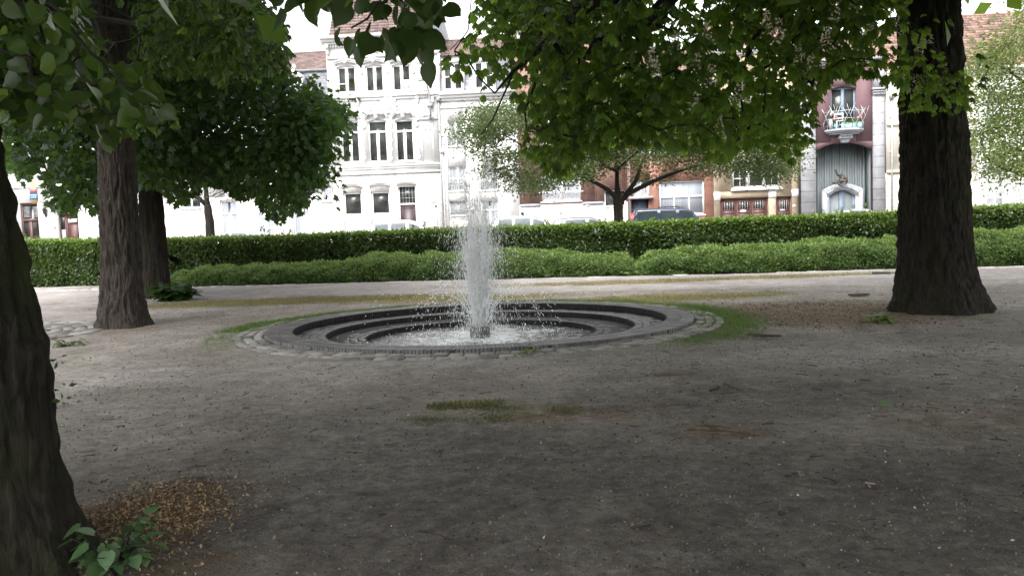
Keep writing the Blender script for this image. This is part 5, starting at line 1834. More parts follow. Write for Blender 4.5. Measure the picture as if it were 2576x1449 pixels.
ln = empty('wall_lantern', sw(p[0], -.12, p[1]), -SA, 'small black lantern fixed to the white wall beside the hanging sign', 'lantern')
MB().lathe((0, 0, 0), [(.03, -.16), (.08, -.12), (.12, .12), (.13, .13), (.05, .22), (.01, .27)], 6).build('lantern_cage', M['iron'], ln)
MB().tube([(0, .12, -.2), (0, .05, -.26), (0, 0, -.16)], .018, 6).box(-.05, .08, -.32, .05, .12, -.1).build('bracket', M['iron'], ln)
text('43', .17, M['ink'], h.root, (zx(ZP, 725, 1175) - h.c, -.008, zz(ZP, 725, 1175) - GZ), 'house_number')
cs = (zx(ZP, 1075, 1020), zz(ZP, 1075, 1020))
so = empty('closed_sign', sw(cs[0], .10, cs[1]), -SA, 'small white CLOSED sign in the brown pub door', 'sign')
MB().box(-.28, 0, -.10, .28, .02, .10).build('board', M['paper'], so)
text('CLOSED', .15, M['ink'], so, (0, -.003, 0))

# --- the long white house with grey curtains
e1 = px_z(770, 250)
h = House('townhouse', 'low white townhouse with grey curtains, slate mansard and round dormer', hx[1], hx[2], e1)
gw = [frect(ZL, 930, 330, 1185, 1000), frect(ZL, 1470, 310, 1722, 1000), frect(ZL, 2015, 290, 2265, 1000)]
gw = [(a, GZ + .35, c, d) for a, b_, c, d in gw]
bw = frect(ZL, 330, 250, 625, 440)
sm_w = frect(ZM, 40, 1000, 112, 1148)
u1 = [frect(None, u, 345, u + 52, 450) for u in (450, 560, 655, 748)]
h.wall(M['white'], gw + [bw, sm_w] + u1, arches=[(sm_w, (sm_w[2] - sm_w[0]) * .45)], rust=(gw[0][3] + .2, M['rust']))
for w in gw: h.window(w, 2, .73, fw=.075, mull=.2, pcurt=('curtain',))
h.window(bw, 2, None, pcurt=None); h.window(sm_w, 1, None, fw=.05, pcurt='lace')
for w in u1: h.window(w, 2, .72)
for zc in (zz(ZM, 60, 890), zz(ZM, 60, 945)):
    h.put(MB().box(h.x0 + .004, -.10, zc - .07, h.x1 - .004, .02, zc + .05), 'string_course', M['trim'])
h.cornice(e1 - .4, .4, .35, brackets=14)
zmt = zz(Z8, 600, 655)
ms = MB()
ms.add([(h.x0, -.05, e1), (h.x1 - .02, -.05, e1), (h.x1 - .02, .55, zmt), (h.x0, .55, zmt), (h.x0, 6, e1), (h.x1 - .02, 6, e1)], [(0, 1, 2, 3), (1, 5, 2), (4, 0, 3), (5, 4, 3, 2)])
h.put(ms, 'mansard', M['slate'])
h.put(MB().box(h.x0, .42, zmt - .06, h.x1 - .02, .62, zmt + .07), 'lead_flashing', M['zinc'])
h.roof(M['tile_brown'], zmt + .02, zz(Z8, 500, 170), 2.5, x1=h.x1 - .02, y0=.5, tile=.235, row=.235)
rd = (zx(Z8, 345, 880), zz(Z8, 345, 880))
dm = MB()
rr_ = .5 * (zx(Z8, 480, 880) - zx(Z8, 200, 880))
oval = lambda k, s: (rd[0] + s * rr_ * .82 * math.cos(k), rd[1] + s * rr_ * 1.12 * math.sin(k))
for s0, s1, yy in ((.62, 1.0, -.12), (.45, .62, -.07)):
    for k in range(24):
        a0, a1 = 2 * PI * k / 24, 2 * PI * (k + 1) / 24
        dm.prism([oval(a0, s0), oval(a1, s0), oval(a1, s1), oval(a0, s1)], yy, .6)
dm.box(rd[0] - rr_ * .9, -.05, rd[1] - rr_ * 1.5, rd[0] + rr_ * .9, .55, rd[1] - rr_ * 1.1)
dm.ball((rd[0] - .1, -.1, rd[1] + rr_ * 1.75), .14); dm.lathe((rd[0] - .1, -.1, rd[1] + rr_ * 1.05), [(.2, 0), (.16, .1), (.07, .2), (.09, .3)], 10)
d_ = h.put(dm, 'dormer', M['trim'])
h.put(MB().prism([oval(2 * PI * k / 24, .46) for k in range(24)], -.02, .02), 'pane', M['lightglass'], d_)
h.put(MB().box(rd[0] + rr_ * .78, .02, rd[1] - rr_ * .5, rd[0] + rr_ * 1.02, .6, rd[1] + rr_ * .6), 'cheek', M['slate'], d_)

# --- the ornate white house
e2 = px_z(960, 92)
h = House('townhouse', 'tall ornate white townhouse with stucco garlands and a steep brown roof', hx[2], hx[3], e2)
R_ = lambda x0, y0, x1, y1: frect(ZM, x0, y0, x1, y1)
tw = [R_(158, 50, 308, 272), R_(386, 42, 534, 264), R_(604, 34, 754, 256)]
mw_ = [R_(190, 494, 338, 838), R_(410, 487, 564, 833), R_(630, 481, 780, 827)]
gw = [R_(215, 1078, 368, 1500), R_(440, 1070, 594, 1500)]
gw = [(a, GZ + .3, c, d) for a, b_, c, d in gw]
dr_ = R_(660, 1025, 803, 1500); dr_ = (dr_[0], GZ, dr_[2], dr_[3])
h.wall(M['white'], tw + mw_ + gw + [dr_], arches=[(w, .10) for w in tw] + [(w, .12) for w in mw_] + [(dr_, .08)], rust=(zz(ZM, 500, 930), M['rust']))
h.window(tw[0], 2, None, (), fw=.09, mull=.17, rise=.1)
h.window(tw[1], 2, None, (), fw=.09, mull=.17, rise=.1)
w = h.window(tw[2], 2, None, (), fw=.09, mull=.17, rise=.1)
a, b_, c, d = tw[0]
h.put(MB().box(a + .1, .15, b_ + (d - b_) * .33, .5 * (a + c) - .06, .2, b_ + (d - b_) * .33 + .05), 'glazing_bar', M['frame'])
a, b_, c, d = tw[2]
h.put(MB().box(.5 * (a + c) + .09, .165, b_ + .09, c - .1, .176, b_ + (d - b_) * .42), 'blind', M['lightglass'])
for w in mw_: h.window(w, 2, .71, (), fw=.085, mull=.17, rise=.1)
for w in gw: h.window(w, 1, None, (), fw=.1, lower=.60, rise=.0)
h.door(dr_, 'wood_dark', .70, grid=True, panels=1)
def orn_part(name):
    o = MB()
    ORN.append((name, o))
    return o
ORN = []
for w in tw: h.hood(orn_part('hood_mould'), w, .11, .14, .12)
for w in (mw_[1], mw_[2]): h.hood(orn_part('hood_mould'), w, .13, .42, .16)
h.hood(orn_part('hood_mould'), mw_[0], .12, .2, .12)
for w in gw: h.hood(orn_part('hood_mould'), (w[0], w[1], w[2], w[3] + .22), .09, .12, .09, key=False, side=.06)
h.hood(orn_part('hood_mould'), dr_, .08, .10, .08, key=False, side=.05)
for w in (mw_[1], mw_[2]):                              # sculpted heads over the middle windows
    x, z = .5 * (w[0] + w[2]), w[3] + .36
    orn = orn_part('carved_head')
    orn.ball((x, -.2, z), (.15, .14, .2)); orn.ball((x, -.16, z + .16), (.24, .1, .14)); orn.ball((x, -.17, z - .2), (.12, .1, .12)); orn.ball((x - .3, -.12, z), (.2, .07, .12)); orn.ball((x + .3, -.12, z), (.2, .07, .12))
    orn.ball((x, -.33, z - .02), (.03, .04, .05))
x, z = zx(ZM, 578, 372), zz(ZM, 578, 372)               # cartouche
orn = orn_part('cartouche')
orn.ball((x, -.1, z), (.34, .12, .36), 16, 10); orn.ball((x, -.2, z), (.24, .06, .25), 14, 8)
for k in range(10):
    a_ = 2 * PI * k / 10
    orn.ball((x + .42 * math.cos(a_), -.08, z + .42 * math.sin(a_)), (.13, .07, .12))
orn.ball((x, -.12, z + .55), (.2, .08, .12)); orn.ball((x, -.12, z + .68), (.09, .08, .1))
orn = orn_part('garland')
for k in range(9):
    zq = zz(ZM, 600, 520 + 36 * k)
    xq = zx(ZM, 594, 520 + 36 * k)
    orn.ball((xq + .03 * (-1) ** k, -.06, zq), (.10, .06, .16)); orn.ball((xq - .04 * (-1) ** k, -.05, zq + .15), (.07, .05, .12))
for ux, uy in ((380, 800), (822, 790), (372, 545), (800, 530), (562, 95), (352, 105), (775, 95)):
    xq, zq = zx(ZM, ux, uy), zz(ZM, ux, uy)
    orn = orn_part('rosette')
    orn.ball((xq, -.05, zq), (.14, .06, .16)); orn.ball((xq, -.05, zq + .24), (.09, .05, .13)); orn.ball((xq, -.05, zq + .42), (.05, .04, .1))
for ux, uy in ((330, 335), (812, 312), (935, 312), (160, 345)):
    xq, zq = zx(ZM, ux, uy), zz(ZM, ux, uy)
    orn = orn_part('console')
    orn.box(xq - .12, -.28, zq + .12, xq + .12, .02, zq + .32); orn.box(xq - .09, -.2, zq - .1, xq + .09, .02, zq + .118); orn.ball((xq, -.16, zq - .2), (.1, .1, .12))
xq, zq = zx(ZM, 885, 455), zz(ZM, 885, 455)
orn = orn_part('carved_swag')
for dx_ in (-.42, -.2, 0, .2, .42): orn.ball((xq + dx_, -.1, zq + .08 * math.cos(dx_ * 5)), (.16, .1, .15))
orn.box(xq - .6, -.12, zq - .25, xq + .6, .02, zq - .12)
for nm_, o_ in ORN: h.put(o_, nm_, M['trim'])
for (x0_, y0_, x1_, y1_) in ((846, 484, 940, 832), (868, 1150, 972, 1350), (806, 22, 908, 250)):   # blind panels
    a, b_, c, d = R_(x0_, y0_, x1_, y1_)
    mb = MB()
    mb.box(a, -.045, d - .06, c, .02, d); mb.box(a, -.04, b_, a + .05, .02, d - .062); mb.box(c - .05, -.04, b_, c, .02, d - .062); mb.box(a, -.045, b_ - .05, c, .02, b_ - .002)
    h.put(mb, 'blind_panel', M['trim'])
for y_, p_ in ((856, .12), (872, .07), (914, .09)):
    z = zz(ZM, 560, y_ + 8)
    h.put(MB().box(h.x0 + .3, -p_, z - .05, h.x1 - .06, .02, z + .05), 'string_course', M['trim'])
z = zz(ZM, 560, 300)
h.put(MB().box(h.x0 + .1, -.16, z - .04, h.x1 - .05, .02, z + .07).box(h.x0 + .1, -.08, z - .20, h.x1 - .05, .02, z - .05), 'string_course', M['trim'])
zc = px_z(960, 140)
h.put(MB().box(h.x0 + .02, -.12, zc - .08, h.x1 - .02, .02, zc + .05), 'string_course', M['trim'])
h.cornice(e2 - .35, .42, .55, x0=h.x0 - .25, x1=h.x1 + .1)
mb = MB()
nb = 12
for k in range(nb):
    x = h.x0 + .12 + (h.x1 - h.x0 - .24) * k / (nb - 1)
    if k % 3 == 1: continue
    mb.box(x - .08, -.38, e2 - .62, x + .08, .02, e2 - .353); mb.box(x - .065, -.25, e2 - .95, x + .065, .02, e2 - .622); mb.ball((x, -.12, zc + .02), (.07, .1, .12))
for k in range(40):
    x = h.x0 + .15 + (h.x1 - h.x0 - .3) * k / 39
    mb.box(x - .035, -.16, e2 - .52, x + .035, .02, e2 - .40)
h.put(mb, 'bracket_frieze', M['trim'])
zr = px_z(960, 3)
h.roof(M['tile_brown'], e2 + .08, zr + .9, 1.9, x0=h.x0 + .25, x1=h.x1 - .3, y0=-.2, tile=.2, row=.22)
mb = MB()
a_ = h.x1 - .3
mb.add([(a_, -.2, e2 + .07), (a_ + .38, .4, e2 + .07), (a_ + .38, 5, e2 + .07), (a_ + .02, 1.7, zr + .9), (a_ + .02, 3.5, zr + .4)], [(0, 1, 3), (1, 2, 4, 3)])
h.put(mb, 'hip', M['slate'])
h.pipe(zx(ZM, 1004, 830), GZ, zz(ZM, 985, 345), 'zinc', .06)
h.put(MB().ball((zx(ZM, 962, 1192), -.02, zz(ZM, 962, 1192)), (.07, .04, .07)), 'doorbell', M['iron'])

# street lamp on a bracket of that facade
lx, lz = fp(1085, 305)
lmp = empty('street_lamp', sw(lx, -.25, lz), -SA, 'grey street lamp on a curved arm fixed to the ornate white facade', 'street lamp')
P_ = np.array([(0, 0, 0), (0, 0, .9), (-.02, -.02, 1.5), (-.10, -.1, 2.0), (-.20, -.25, 2.25)])
MB().tube(P_, [.06, .055, .05, .045, .04], 8).box(-.16, -.06, .75, .16, .26, .95).box(-.12, -.03, .1, .12, .26, .2).build('pole', M['zinc'], lmp, smooth=False)
mb = MB()
mb.ball((-.38, -.35, 2.3), (.30, .22, .13), 14, 8)
mb.build('lamp_head', M['greymetal'], lmp, smooth=True)
MB().ball((-.40, -.40, 2.22), (.22, .16, .10), 12, 7).build('lamp_glass', M['lightglass'], lmp, smooth=True)

# --- plain white house with small balconies
e3 = zz(ZN, 380, 268)
h = House('townhouse', 'plain white townhouse with slate mansard right of the ornate facade', hx[3], hx[4], e3)
R_ = lambda x0, y0, x1, y1: frect(ZN, x0, y0, x1, y1)
r1 = [R_(143, 492, 275, 702), R_(396, 482, 528, 696)]
r2 = [R_(150, 866, 300, 1064), R_(415, 855, 552, 1058)]
gd = R_(158, 1145, 312, 1460); gd = (gd[0], GZ, gd[2], gd[3])
gw = R_(415, 1140, 560, 1345); gw = (gw[0], gw[1] - .1, gw[2], gw[3])
h.wall(M['white'], r1 + r2 + [gd, gw])
for w in r1: h.window(w, 2, None, (.5,), mat='frame', pcurt='lace', pane='glass'); h.balconet(w, .38)
for w in r2: h.window(w, 2, None, (.5,), mat='frame', pcurt='lace'); h.balconet(w, .4)
h.door(gd, 'wood_pale', .66, panels=1, tpane='lace')
h.window(gw, 2, .62, (), pcurt=('lace',))
h.cornice(e3 - .42, .46, .4)
h.put(MB().box(h.x0 + .02, -.07, zz(ZN, 380, 382) - .04, h.x1 - .02, .02, zz(ZN, 380, 382) + .05), 'string_course', M['trim'])
mtop = zz(ZN, 380, -60)
ms = MB()
ms.add([(h.x0 + .02, -.02, e3), (h.x1 - .02, -.02, e3), (h.x1 - .02, .7, mtop), (h.x0 + .02, .7, mtop), (h.x0 + .02, 6, e3), (h.x1 - .02, 6, e3)], [(0, 1, 2, 3), (1, 5, 2), (4, 0, 3), (5, 4, 3, 2)])
h.put(ms, 'mansard', M['slate'])
for q, (x0_, y0_, x1_, y1_) in enumerate(((112, 30, 262, 252), (362, 20, 520, 240))):
    a, b_, c, d = R_(x0_, y0_, x1_, y1_)
    dmr = MB().box(a - .08, -.12, d, c + .08, 1.2, d + .22).box(a - .08, -.06, b_ - .1, a, 1.0, d - .002).box(c, -.06, b_ - .1, c + .08, 1.0, d - .002).box(a, -.05, b_ - .1, c, .6, b_ - .003)
    dmo = h.put(dmr, 'dormer', M['trim'])
    fr_ = MB()
    m_ = .5 * (a + c)
    for x0q, x1q in ((a, m_ - .05), (m_ + .05, c)):
        fr_.box(x0q, -.03, b_, x0q + .08, .04, d); fr_.box(x1q - .08, -.03, b_, x1q, .04, d); fr_.box(x0q + .08, -.03, b_, x1q - .08, .04, b_ + .09); fr_.box(x0q + .08, -.03, d - .09, x1q - .08, .04, d)
        fr_.box(x0q + .08, -.025, b_ + (d - b_) * .48, x1q - .08, .04, b_ + (d - b_) * .48 + .05)
    fr_.box(m_ - .05, -.04, b_, m_ + .05, .05, d)
    h.put(fr_, 'window_frame', M['frame'], dmo)
    h.put(MB().box(a + .02, .0, b_ + .02, c - .02, .03, d - .02), 'pane', M['glass'], dmo)
h.roof(M['tile_brown'], mtop, mtop + 1.2, 1.8, y0=.65)
h.pipe(zx(ZN, 108, 900), GZ, zz(ZN, 100, 760), 'white', .035)

# --- dark brick house on a white base
e4 = px_z(1480, 62)
h = House('townhouse', 'dark-red brick house on a white painted base, behind the forked street tree', hx[4], hx[5], e4)
R_ = lambda x0, y0, x1, y1: frect(ZR, x0, y0, x1, y1)
zb = zz(ZR, 400, 1243)
w1 = R_(275, 1050, 515, 1224)
ups = [R_(275, 680, 515, 870), R_(590, 680, 740, 870), R_(275, 290, 515, 470), R_(590, 290, 740, 470)]
dd = R_(662, 1158, 792, 1460); dd = (dd[0], GZ, dd[2], dd[3])
h.wall(M['brick_dark'], [w1] + ups + [dd], z0=zb)
h.wall(M['white'], [dd], z0=GZ - .3, z1=zb - .006, y0=-.03, y1=.33, name='base_wall', back=False)
h.window(w1, 2, None, (.36, .68), fw=.09, mull=.2, pcurt='lace')
for w in ups: h.window(w, 2, .7, pcurt='lace')
h.door(dd, 'white', .68, panels=1)
h.put(MB().box(h.x0 + .02, -.10, zb - .07, w1[0] - .08, .0, zb + .07).box(w1[2] + .08, -.10, zb - .07, dd[0] - .05, .0, zb + .07), 'ledge', M['stonegrey'])
bar = MB().box(w1[0] - .14, -.05, w1[1] + (w1[3] - w1[1]) * .30, w1[2] + .14, -.02, w1[1] + (w1[3] - w1[1]) * .30 + .05)
h.put(bar, 'window_bar', M['frame'])
xq, zq = zx(ZR, 557, 1246), zz(ZR, 557, 1246)
h.put(MB().box(xq - .13, -.07, zq - .10, xq + .13, -.031, zq + .10), 'wall_plate', M['paper'])
xq, zq = zx(ZR, 160, 1300), zz(ZR, 160, 1300)
h.put(MB().lathe((xq, -.1, zq), [(.02, -.08), (.09, -.05), (.1, .05), (.02, .08)], 10), 'vent', M['iron'])
xq, zq = zx(ZR, 395, 1292), zz(ZR, 395, 1292)
h.put(MB().prism([(xq - .11, zq - .09), (xq + .11, zq - .09), (xq, zq + .1)], -.05, -.031), 'vent', M['zinc'])
a, b_, c, d = R_(594, 1335, 637, 1400)
h.put(MB().box(a, -.04, b_, c, -.031, d), 'cellar_window', M['glass'])
h.put(MB().box(h.x0 + .01, -.07, zz(ZR, 400, 500), h.x1 - .01, .02, zz(ZR, 400, 492)), 'string_course', M['trim'])
h.cornice(e4 - .4, .4, .35, brackets=12)
h.roof(M['tile_orange'], e4, e4 + 2.6, 2.4)
h.chimney(h.x0 + .8, 2.0, e4 + .5, e4 + 3.2)

# --- orange-red brick house
e5 = px_z(1690, 185)
h = House('townhouse', 'orange-red brick house with a wide six-pane window above the parked dark car', hx[5], hx[6], e5)
big = R_(993, 1100, 1268, 1308)
en = R_(826, 1212, 930, 1460); en = (en[0], GZ, en[2], en[3])
sw_ = R_(832, 1098, 932, 1196)
u5 = [R_(860, 760, 1010, 930), R_(1090, 760, 1250, 930), R_(860, 480, 1010, 650), R_(1090, 480, 1250, 650)]
h.wall(M['brick_red'], [big, en, sw_] + u5)
h.window(big, 3, .54, (), fw=.085, mull=.06, pane='curtain', sill=True)
h.window(sw_, 2, None, (), pcurt='lace')
for w in u5: h.window(w, 2, .7)
h.door(en, 'bluegrey', None, inset=.3, fmat='wood_dark', panels=1)
h.put(MB().box(en[0] - .15, -.35, en[3] + .01, en[2] + .25, .02, en[3] + .13), 'door_canopy', M['stonegrey'])
h.cornice(e5 - .3, .3, .3)
h.roof(M['tile_orange'], e5, e5 + 1.6, 2.2)
xq = zx(ZR, 818, 1200)
h.pipe(h.x0 + .12, GZ, e5 - .5)

# --- yellow brick house
e6 = px_z(1900, 120)
h = House('townhouse', 'yellow brick house with brown garage doors and a wide balcony window', hx[6], hx[7], e6)
R_ = lambda x0, y0, x1, y1: frect(ZQ, x0, y0, x1, y1)
bwn = R_(368, 798, 832, 1020)
gar = R_(248, 1122, 722, 1420); gar = (gar[0], GZ, gar[2], gar[3])
dd = R_(792, 1108, 948, 1420); dd = (dd[0], GZ, dd[2], dd[3])
u6 = [R_(368, 430, 832, 610), R_(400, 60, 560, 240), R_(640, 60, 800, 240)]
h.wall(M['brick_yellow'], [bwn, gar, dd] + u6)
w = h.window(bwn, 3, None, (), fw=.09, mull=.2)
gm = MB()
for k in (0, 2):
    xa = bwn[0] + (bwn[2] - bwn[0]) * k / 3
    xm = xa + (bwn[2] - bwn[0]) / 6
    gm.box(xm - .02, .15, bwn[1] + .09, xm + .02, .205, bwn[3] - .09)
    for q in (.4, .7): gm.box(xa + .1, .152, bwn[1] + (bwn[3] - bwn[1]) * q, xa + (bwn[2] - bwn[0]) / 3 - .1, .204, bwn[1] + (bwn[3] - bwn[1]) * q + .04)
h.put(gm, 'glazing_bar', M['frame'], w)
h.balconet(bwn, .62)
h.put(MB().box(bwn[0] - .12, -.2, bwn[1] - .16, bwn[2] + .12, .0, bwn[1] - .095), 'balcony_ledge', M['trim'])
h.put(MB().box(bwn[0] - .05, -.06, bwn[3] + .01, bwn[2] + .05, .02, bwn[3] + .42), 'shutter_box', M['trim'])
for w in u6: h.window(w, 2, .7)
def garage(r, n, name):
    a, b_, c, d = r
    mb = MB()
    fr_ = MB().box(a, .1, b_, a + .07, .2, d).box(c - .07, .1, b_, c, .2, d).box(a + .07, .1, d - .09, c - .07, .2, d)
    fo_ = h.put(fr_, name, M['wood_brown'])
    w_ = (c - a - .14) / n
    for k in range(n):
        x0_ = a + .07 + w_ * k
        lf_ = MB().box(x0_ + .008, .15, b_, x0_ + w_ - .008, .21, d - .092)
        wz0, wz1 = d - .62, d - .2
        if n == 1: wz0, wz1 = d - .75, d - .2
        for (p0, q0, p1, q1) in ((.12, wz0 - .05, .88, wz0), (.12, wz1, .88, wz1 + .05), (.12, wz0, .17, wz1), (.83, wz0, .88, wz1), (.1, b_ + .15, .9, b_ + .2), (.1, wz0 - .22, .9, wz0 - .17)):
            lf_.box(x0_ + w_ * p0, .125, q0, x0_ + w_ * p1, .151, q1)
        lo_ = h.put(lf_, 'door_leaf', M['wood_brown'], fo_)
        gl = MB().box(x0_ + w_ * .17, .138, wz0, x0_ + w_ * .83, .149, wz1)
        h.put(gl, 'door_window', M['glass'], fo_)
        br_ = MB()
        for q in range(4):
            x_ = x0_ + w_ * (.25 + .165 * q)
            br_.tube([(x_, .128, wz0), (x_, .128, wz1)], .012, 5)
        h.put(br_, 'window_bars', M['wood_pale'], fo_)
garage(gar, 3, 'garage_door'); garage(dd, 1, 'door')
for (x0_, y0_, x1_, y1_) in ((184, 1068, 250, 1150), (719, 1048, 795, 1122), (946, 1040, 1020, 1112)):
    a, b_, c, d = R_(x0_, y0_, x1_, y1_)
    h.put(MB().box(max(a, h.x0 + .003), -.03, b_, min(c, h.x1 - .003), .02, d), 'white_block', M['trim'])
h.put(MB().box(max(gar[0] + .02, h.x0), -.02, gar[3] + .01, gar[2] - .02, .02, gar[3] + .36), 'soldier_course', mat_brick('soldier_brick', (0.42, 0.345, 0.25), (0.47, 0.39, 0.29), (0.33, 0.28, 0.215), .065, .5))
xq, zq = zx(ZQ, 795, 1033), zz(ZQ, 795, 1033)
h.put(MB().box(xq - .07, -.1, zq - .1, xq + .07, .0, zq + .1), 'lamp_box', M['paper'])
xq, zq = zx(ZQ, 478, 1252), zz(ZQ, 478, 1252)
np_ = h.put(MB().box(xq - .16, .10, zq - .07, xq + .16, .124, zq + .07), 'door_plate', M['lightglass'])
xq, zq = zx(ZQ, 862, 1242), zz(ZQ, 862, 1242)
h.put(MB().box(xq - .16, .10, zq - .05, xq + .16, .124, zq + .05), 'letter_box', M['greymetal'])
xq, zq = zx(ZQ, 968, 1200), zz(ZQ, 968, 1200)
h.put(MB().box(xq - .07, -.02, zq - .06, xq + .07, -.001, zq + .06), 'house_number_plate', M['paper'])
h.cornice(e6 - .35, .35, .3)
h.put(MB().box(h.x0 + .01, -.07, zz(ZQ, 500, 118), h.x1 - .01, .02, zz(ZQ, 500, 96)), 'string_course', M['trim'])
h.roof(M['tile_orange'], e6, e6 + 2.4, 2.3)
h.chimney(h.x1 - .7, 1.6, e6 + 1.0, e6 + 3.0)
h.pipe(hx[7] - .02, GZ, e6 - .6, 'iron', .05)

# --- mauve house between grey stone piers
e7 = px_z(2120, 150)
h = House('townhouse', 'mauve house between grey stone piers with an arched recess and small balcony', hx[7], hx[8], e7)
R_ = lambda x0, y0, x1, y1: frect(ZS, x0, y0, x1, y1)
pl = (h.x0 + .06, zx(ZS, 158, 900)); pr = (zx(ZS, 775, 900), h.x1 - .12)
rec_top, spring = zz(ZS, 460, 708), zz(ZS, 465, 795)
wn = R_(328, 112, 597, 470); wn = (wn[0], zz(ZS, 460, 565), wn[2], wn[3])
up7 = R_(328, -180, 597, -20)
rec = (pl[1], GZ - .3, pr[0], rec_top)
h.wall(M['purple'], [wn, rec, up7], x0=pl[1] - .05, x1=pr[0] + .05, arches=[(rec, rec_top - spring), (wn, .14)], y0=.03, y1=.40, back=False)
h.window(wn, 2, None, (), inset=.2, mat='bluegrey', fw=.09, mull=.16, sill=False, rise=.1)
h.window(up7, 2, None, (), inset=.2, mat='bluegrey', fw=.09, mull=.14, sill=False)
hb = (zz(ZS, 840, 320) - zz(ZS, 840, 1250)) / 8
M['pierstone'] = mat_brick('grey_pier_blocks', (0.30, 0.31, 0.34), (0.38, 0.39, 0.42), (0.14, 0.14, 0.15), 30.0, hb, .8, .016)
for a, b_ in (pl, pr):                                   # piers of grey blocks
    mb = MB()
    mb.box(a, -.12, GZ - .3, b_, .35, e7)
    zc = zz(ZS, 840, 205)
    for q in range(3): mb.box(a - .02 - .02 * q, -.24 - .05 * q, zc + .13 * q, b_ + .02 + .02 * q, .02 + .001 * q, zc + .13 * q + .10)
    mb.box(a, -.18, zc + .42, b_, .02, zc + 1.4)
    h.put(mb, 'pier', M['pierstone'])
mb = MB()
yb = 1.35
xl_, xr_ = pl[1], pr[0]
nbd = 22
for k in range(nbd):                                     # boarded back of the recess
    xa, xb = xl_ + (xr_ - xl_) * k / nbd, xl_ + (xr_ - xl_) * (k + 1) / nbd
    mb.box(xa + .012, yb - (.04 if k % 3 else .10), GZ - .3, xb - .012, yb + .1, rec_top + .3)
mb.box(xl_, yb - .005, GZ - .3, xr_, yb + .12, rec_top + .31)
h.put(mb, 'recess_boards', M['recess'])
h.put(MB().box(xl_ - .04, .36, GZ - .3, xl_ - .002, yb, rec_top + .4).box(xr_ + .002, .36, GZ - .3, xr_ + .04, yb, rec_top + .4).box(xl_, .4, rec_top + .02, xr_, yb, rec_top + .1), 'recess_side', M['recess'])
bdy = MB().box(h.x0 + .02, 1.6, GZ - .3, h.x1 - .02, 9, e7 - .05)
h.put(bdy, 'house_body', M['stonegrey'])
pt = frect(ZS, 238, 1150, 668, 1480, .9); pt = (pt[0], GZ, pt[2], pt[3])
do = frect(ZS, 305, 1222, 588, 1480, .9); do = (do[0], GZ, do[2], do[3])
mb = MB()
arc = lambda a, c, z, r, n=16: [(a + (c - a) * k / n, z + r * (1 - (2 * k / n - 1) ** 2)) for k in range(n + 1)]
zs = zz(ZS, 250, 1215)
outer, inner = arc(pt[0], pt[2], zs, pt[3] - zs), arc(do[0] - .0, do[2] + .0, do[3] - .32, .32)
for k in range(16):
    mb.prism([inner[k], inner[k + 1], outer[k + 1], outer[k]], .85, 1.25)
mb.prism([(pt[0], GZ), (do[0], GZ), inner[0], outer[0]], .852, 1.248); mb.prism([(do[2], GZ), (pt[2], GZ), outer[-1], inner[-1]], .852, 1.248)
for q in range(2):
    i2 = arc(do[0] - .12, do[2] + .12, do[3] - .30 + .09 * q, .36); i3 = [(x, z + .07) for x, z in i2]
    for k in range(16): mb.prism([i2[k], i2[k + 1], i3[k + 1], i3[k]], .76 - .05 * q, .853)
h.put(mb, 'portal', M['stonegrey'])
mb = MB()
mb.box(do[0], 1.0, GZ, do[0] + .12, 1.1, do[3] - .15); mb.box(do[2] - .12, 1.0, GZ, do[2], 1.1, do[3] - .15); m_ = .5 * (do[0] + do[2]); mb.box(m_ - .16, .98, GZ, m_ + .16, 1.1, do[3] + .05)
a2 = arc(do[0], do[2], do[3] - .38, .34)
for k in range(16): mb.prism([a2[k], a2[k + 1], (a2[k + 1][0], a2[k + 1][1] + .14), (a2[k][0], a2[k][1] + .14)], 1.0, 1.1)
dro = h.put(mb, 'door', M['bluegrey'])
h.put(MB().box(do[0] + .05, 1.06, GZ, do[2] - .05, 1.12, do[3] - .02), 'door_leaf', M['recess'], dro)
# balcony slab, corbel and branch-like rail
bx0, bx1 = zx(ZS, 255, 590), zx(ZS, 672, 575)
bz = zz(ZS, 462, 578)
bc, bhw = .5 * (bx0 + bx1), .5 * (bx1 - bx0)
bpts = lambda s, d: [(bc + s * bhw * math.cos(t_), .05 - d * math.sin(t_)) for t_ in np.linspace(0, PI, 19)]
mb = MB()
for q, (s, d, z0_, z1_) in enumerate(((1.0, .95, -.10, 0), (.94, .85, -.17, -.103), (.80, .7, -.25, -.173))):
    P2 = bpts(s, d)
    n_ = len(P2)
    v = [(x, y, bz + z0_) for x, y in P2] + [(x, y, bz + z1_) for x, y in P2]
    mb.add(v, [tuple(range(n_ - 1, -1, -1)), tuple(range(n_, 2 * n_))] + [(i, (i + 1) % n_, (i + 1) % n_ + n_, i + n_) for i in range(n_)])
bal = h.put(mb, 'balcony', M['stonegrey'])
cw = zx(ZS, 540, 650) - zx(ZS, 400, 650)
zc0 = zz(ZS, 465, 718)
mb = MB()
mb.prism([(bc - .22 * cw * 2 * .5, zc0), (bc + .22 * cw, zc0), (bc + .40 * cw, bz - .5), (bc - .40 * cw, bz - .5)], -.30, .05)
mb.box(bc - cw * .5, -.45, bz - .495, bc + cw * .5, .05, bz - .37); mb.box(bc - cw * .42, -.55, bz - .367, bc + cw * .42, .05, bz - .252)
h.put(mb, 'corbel', M['stonegrey'], bal)
mb = MB()
for q, zq in enumerate((.18, .55, .95)):
    P2 = [(x, y, bz + zq + .02 * math.sin(i * 1.3 + q)) for i, (x, y) in enumerate(bpts(.97 + .04 * q, .9 + .03 * q))]
    mb.tube(P2, .018, 5)
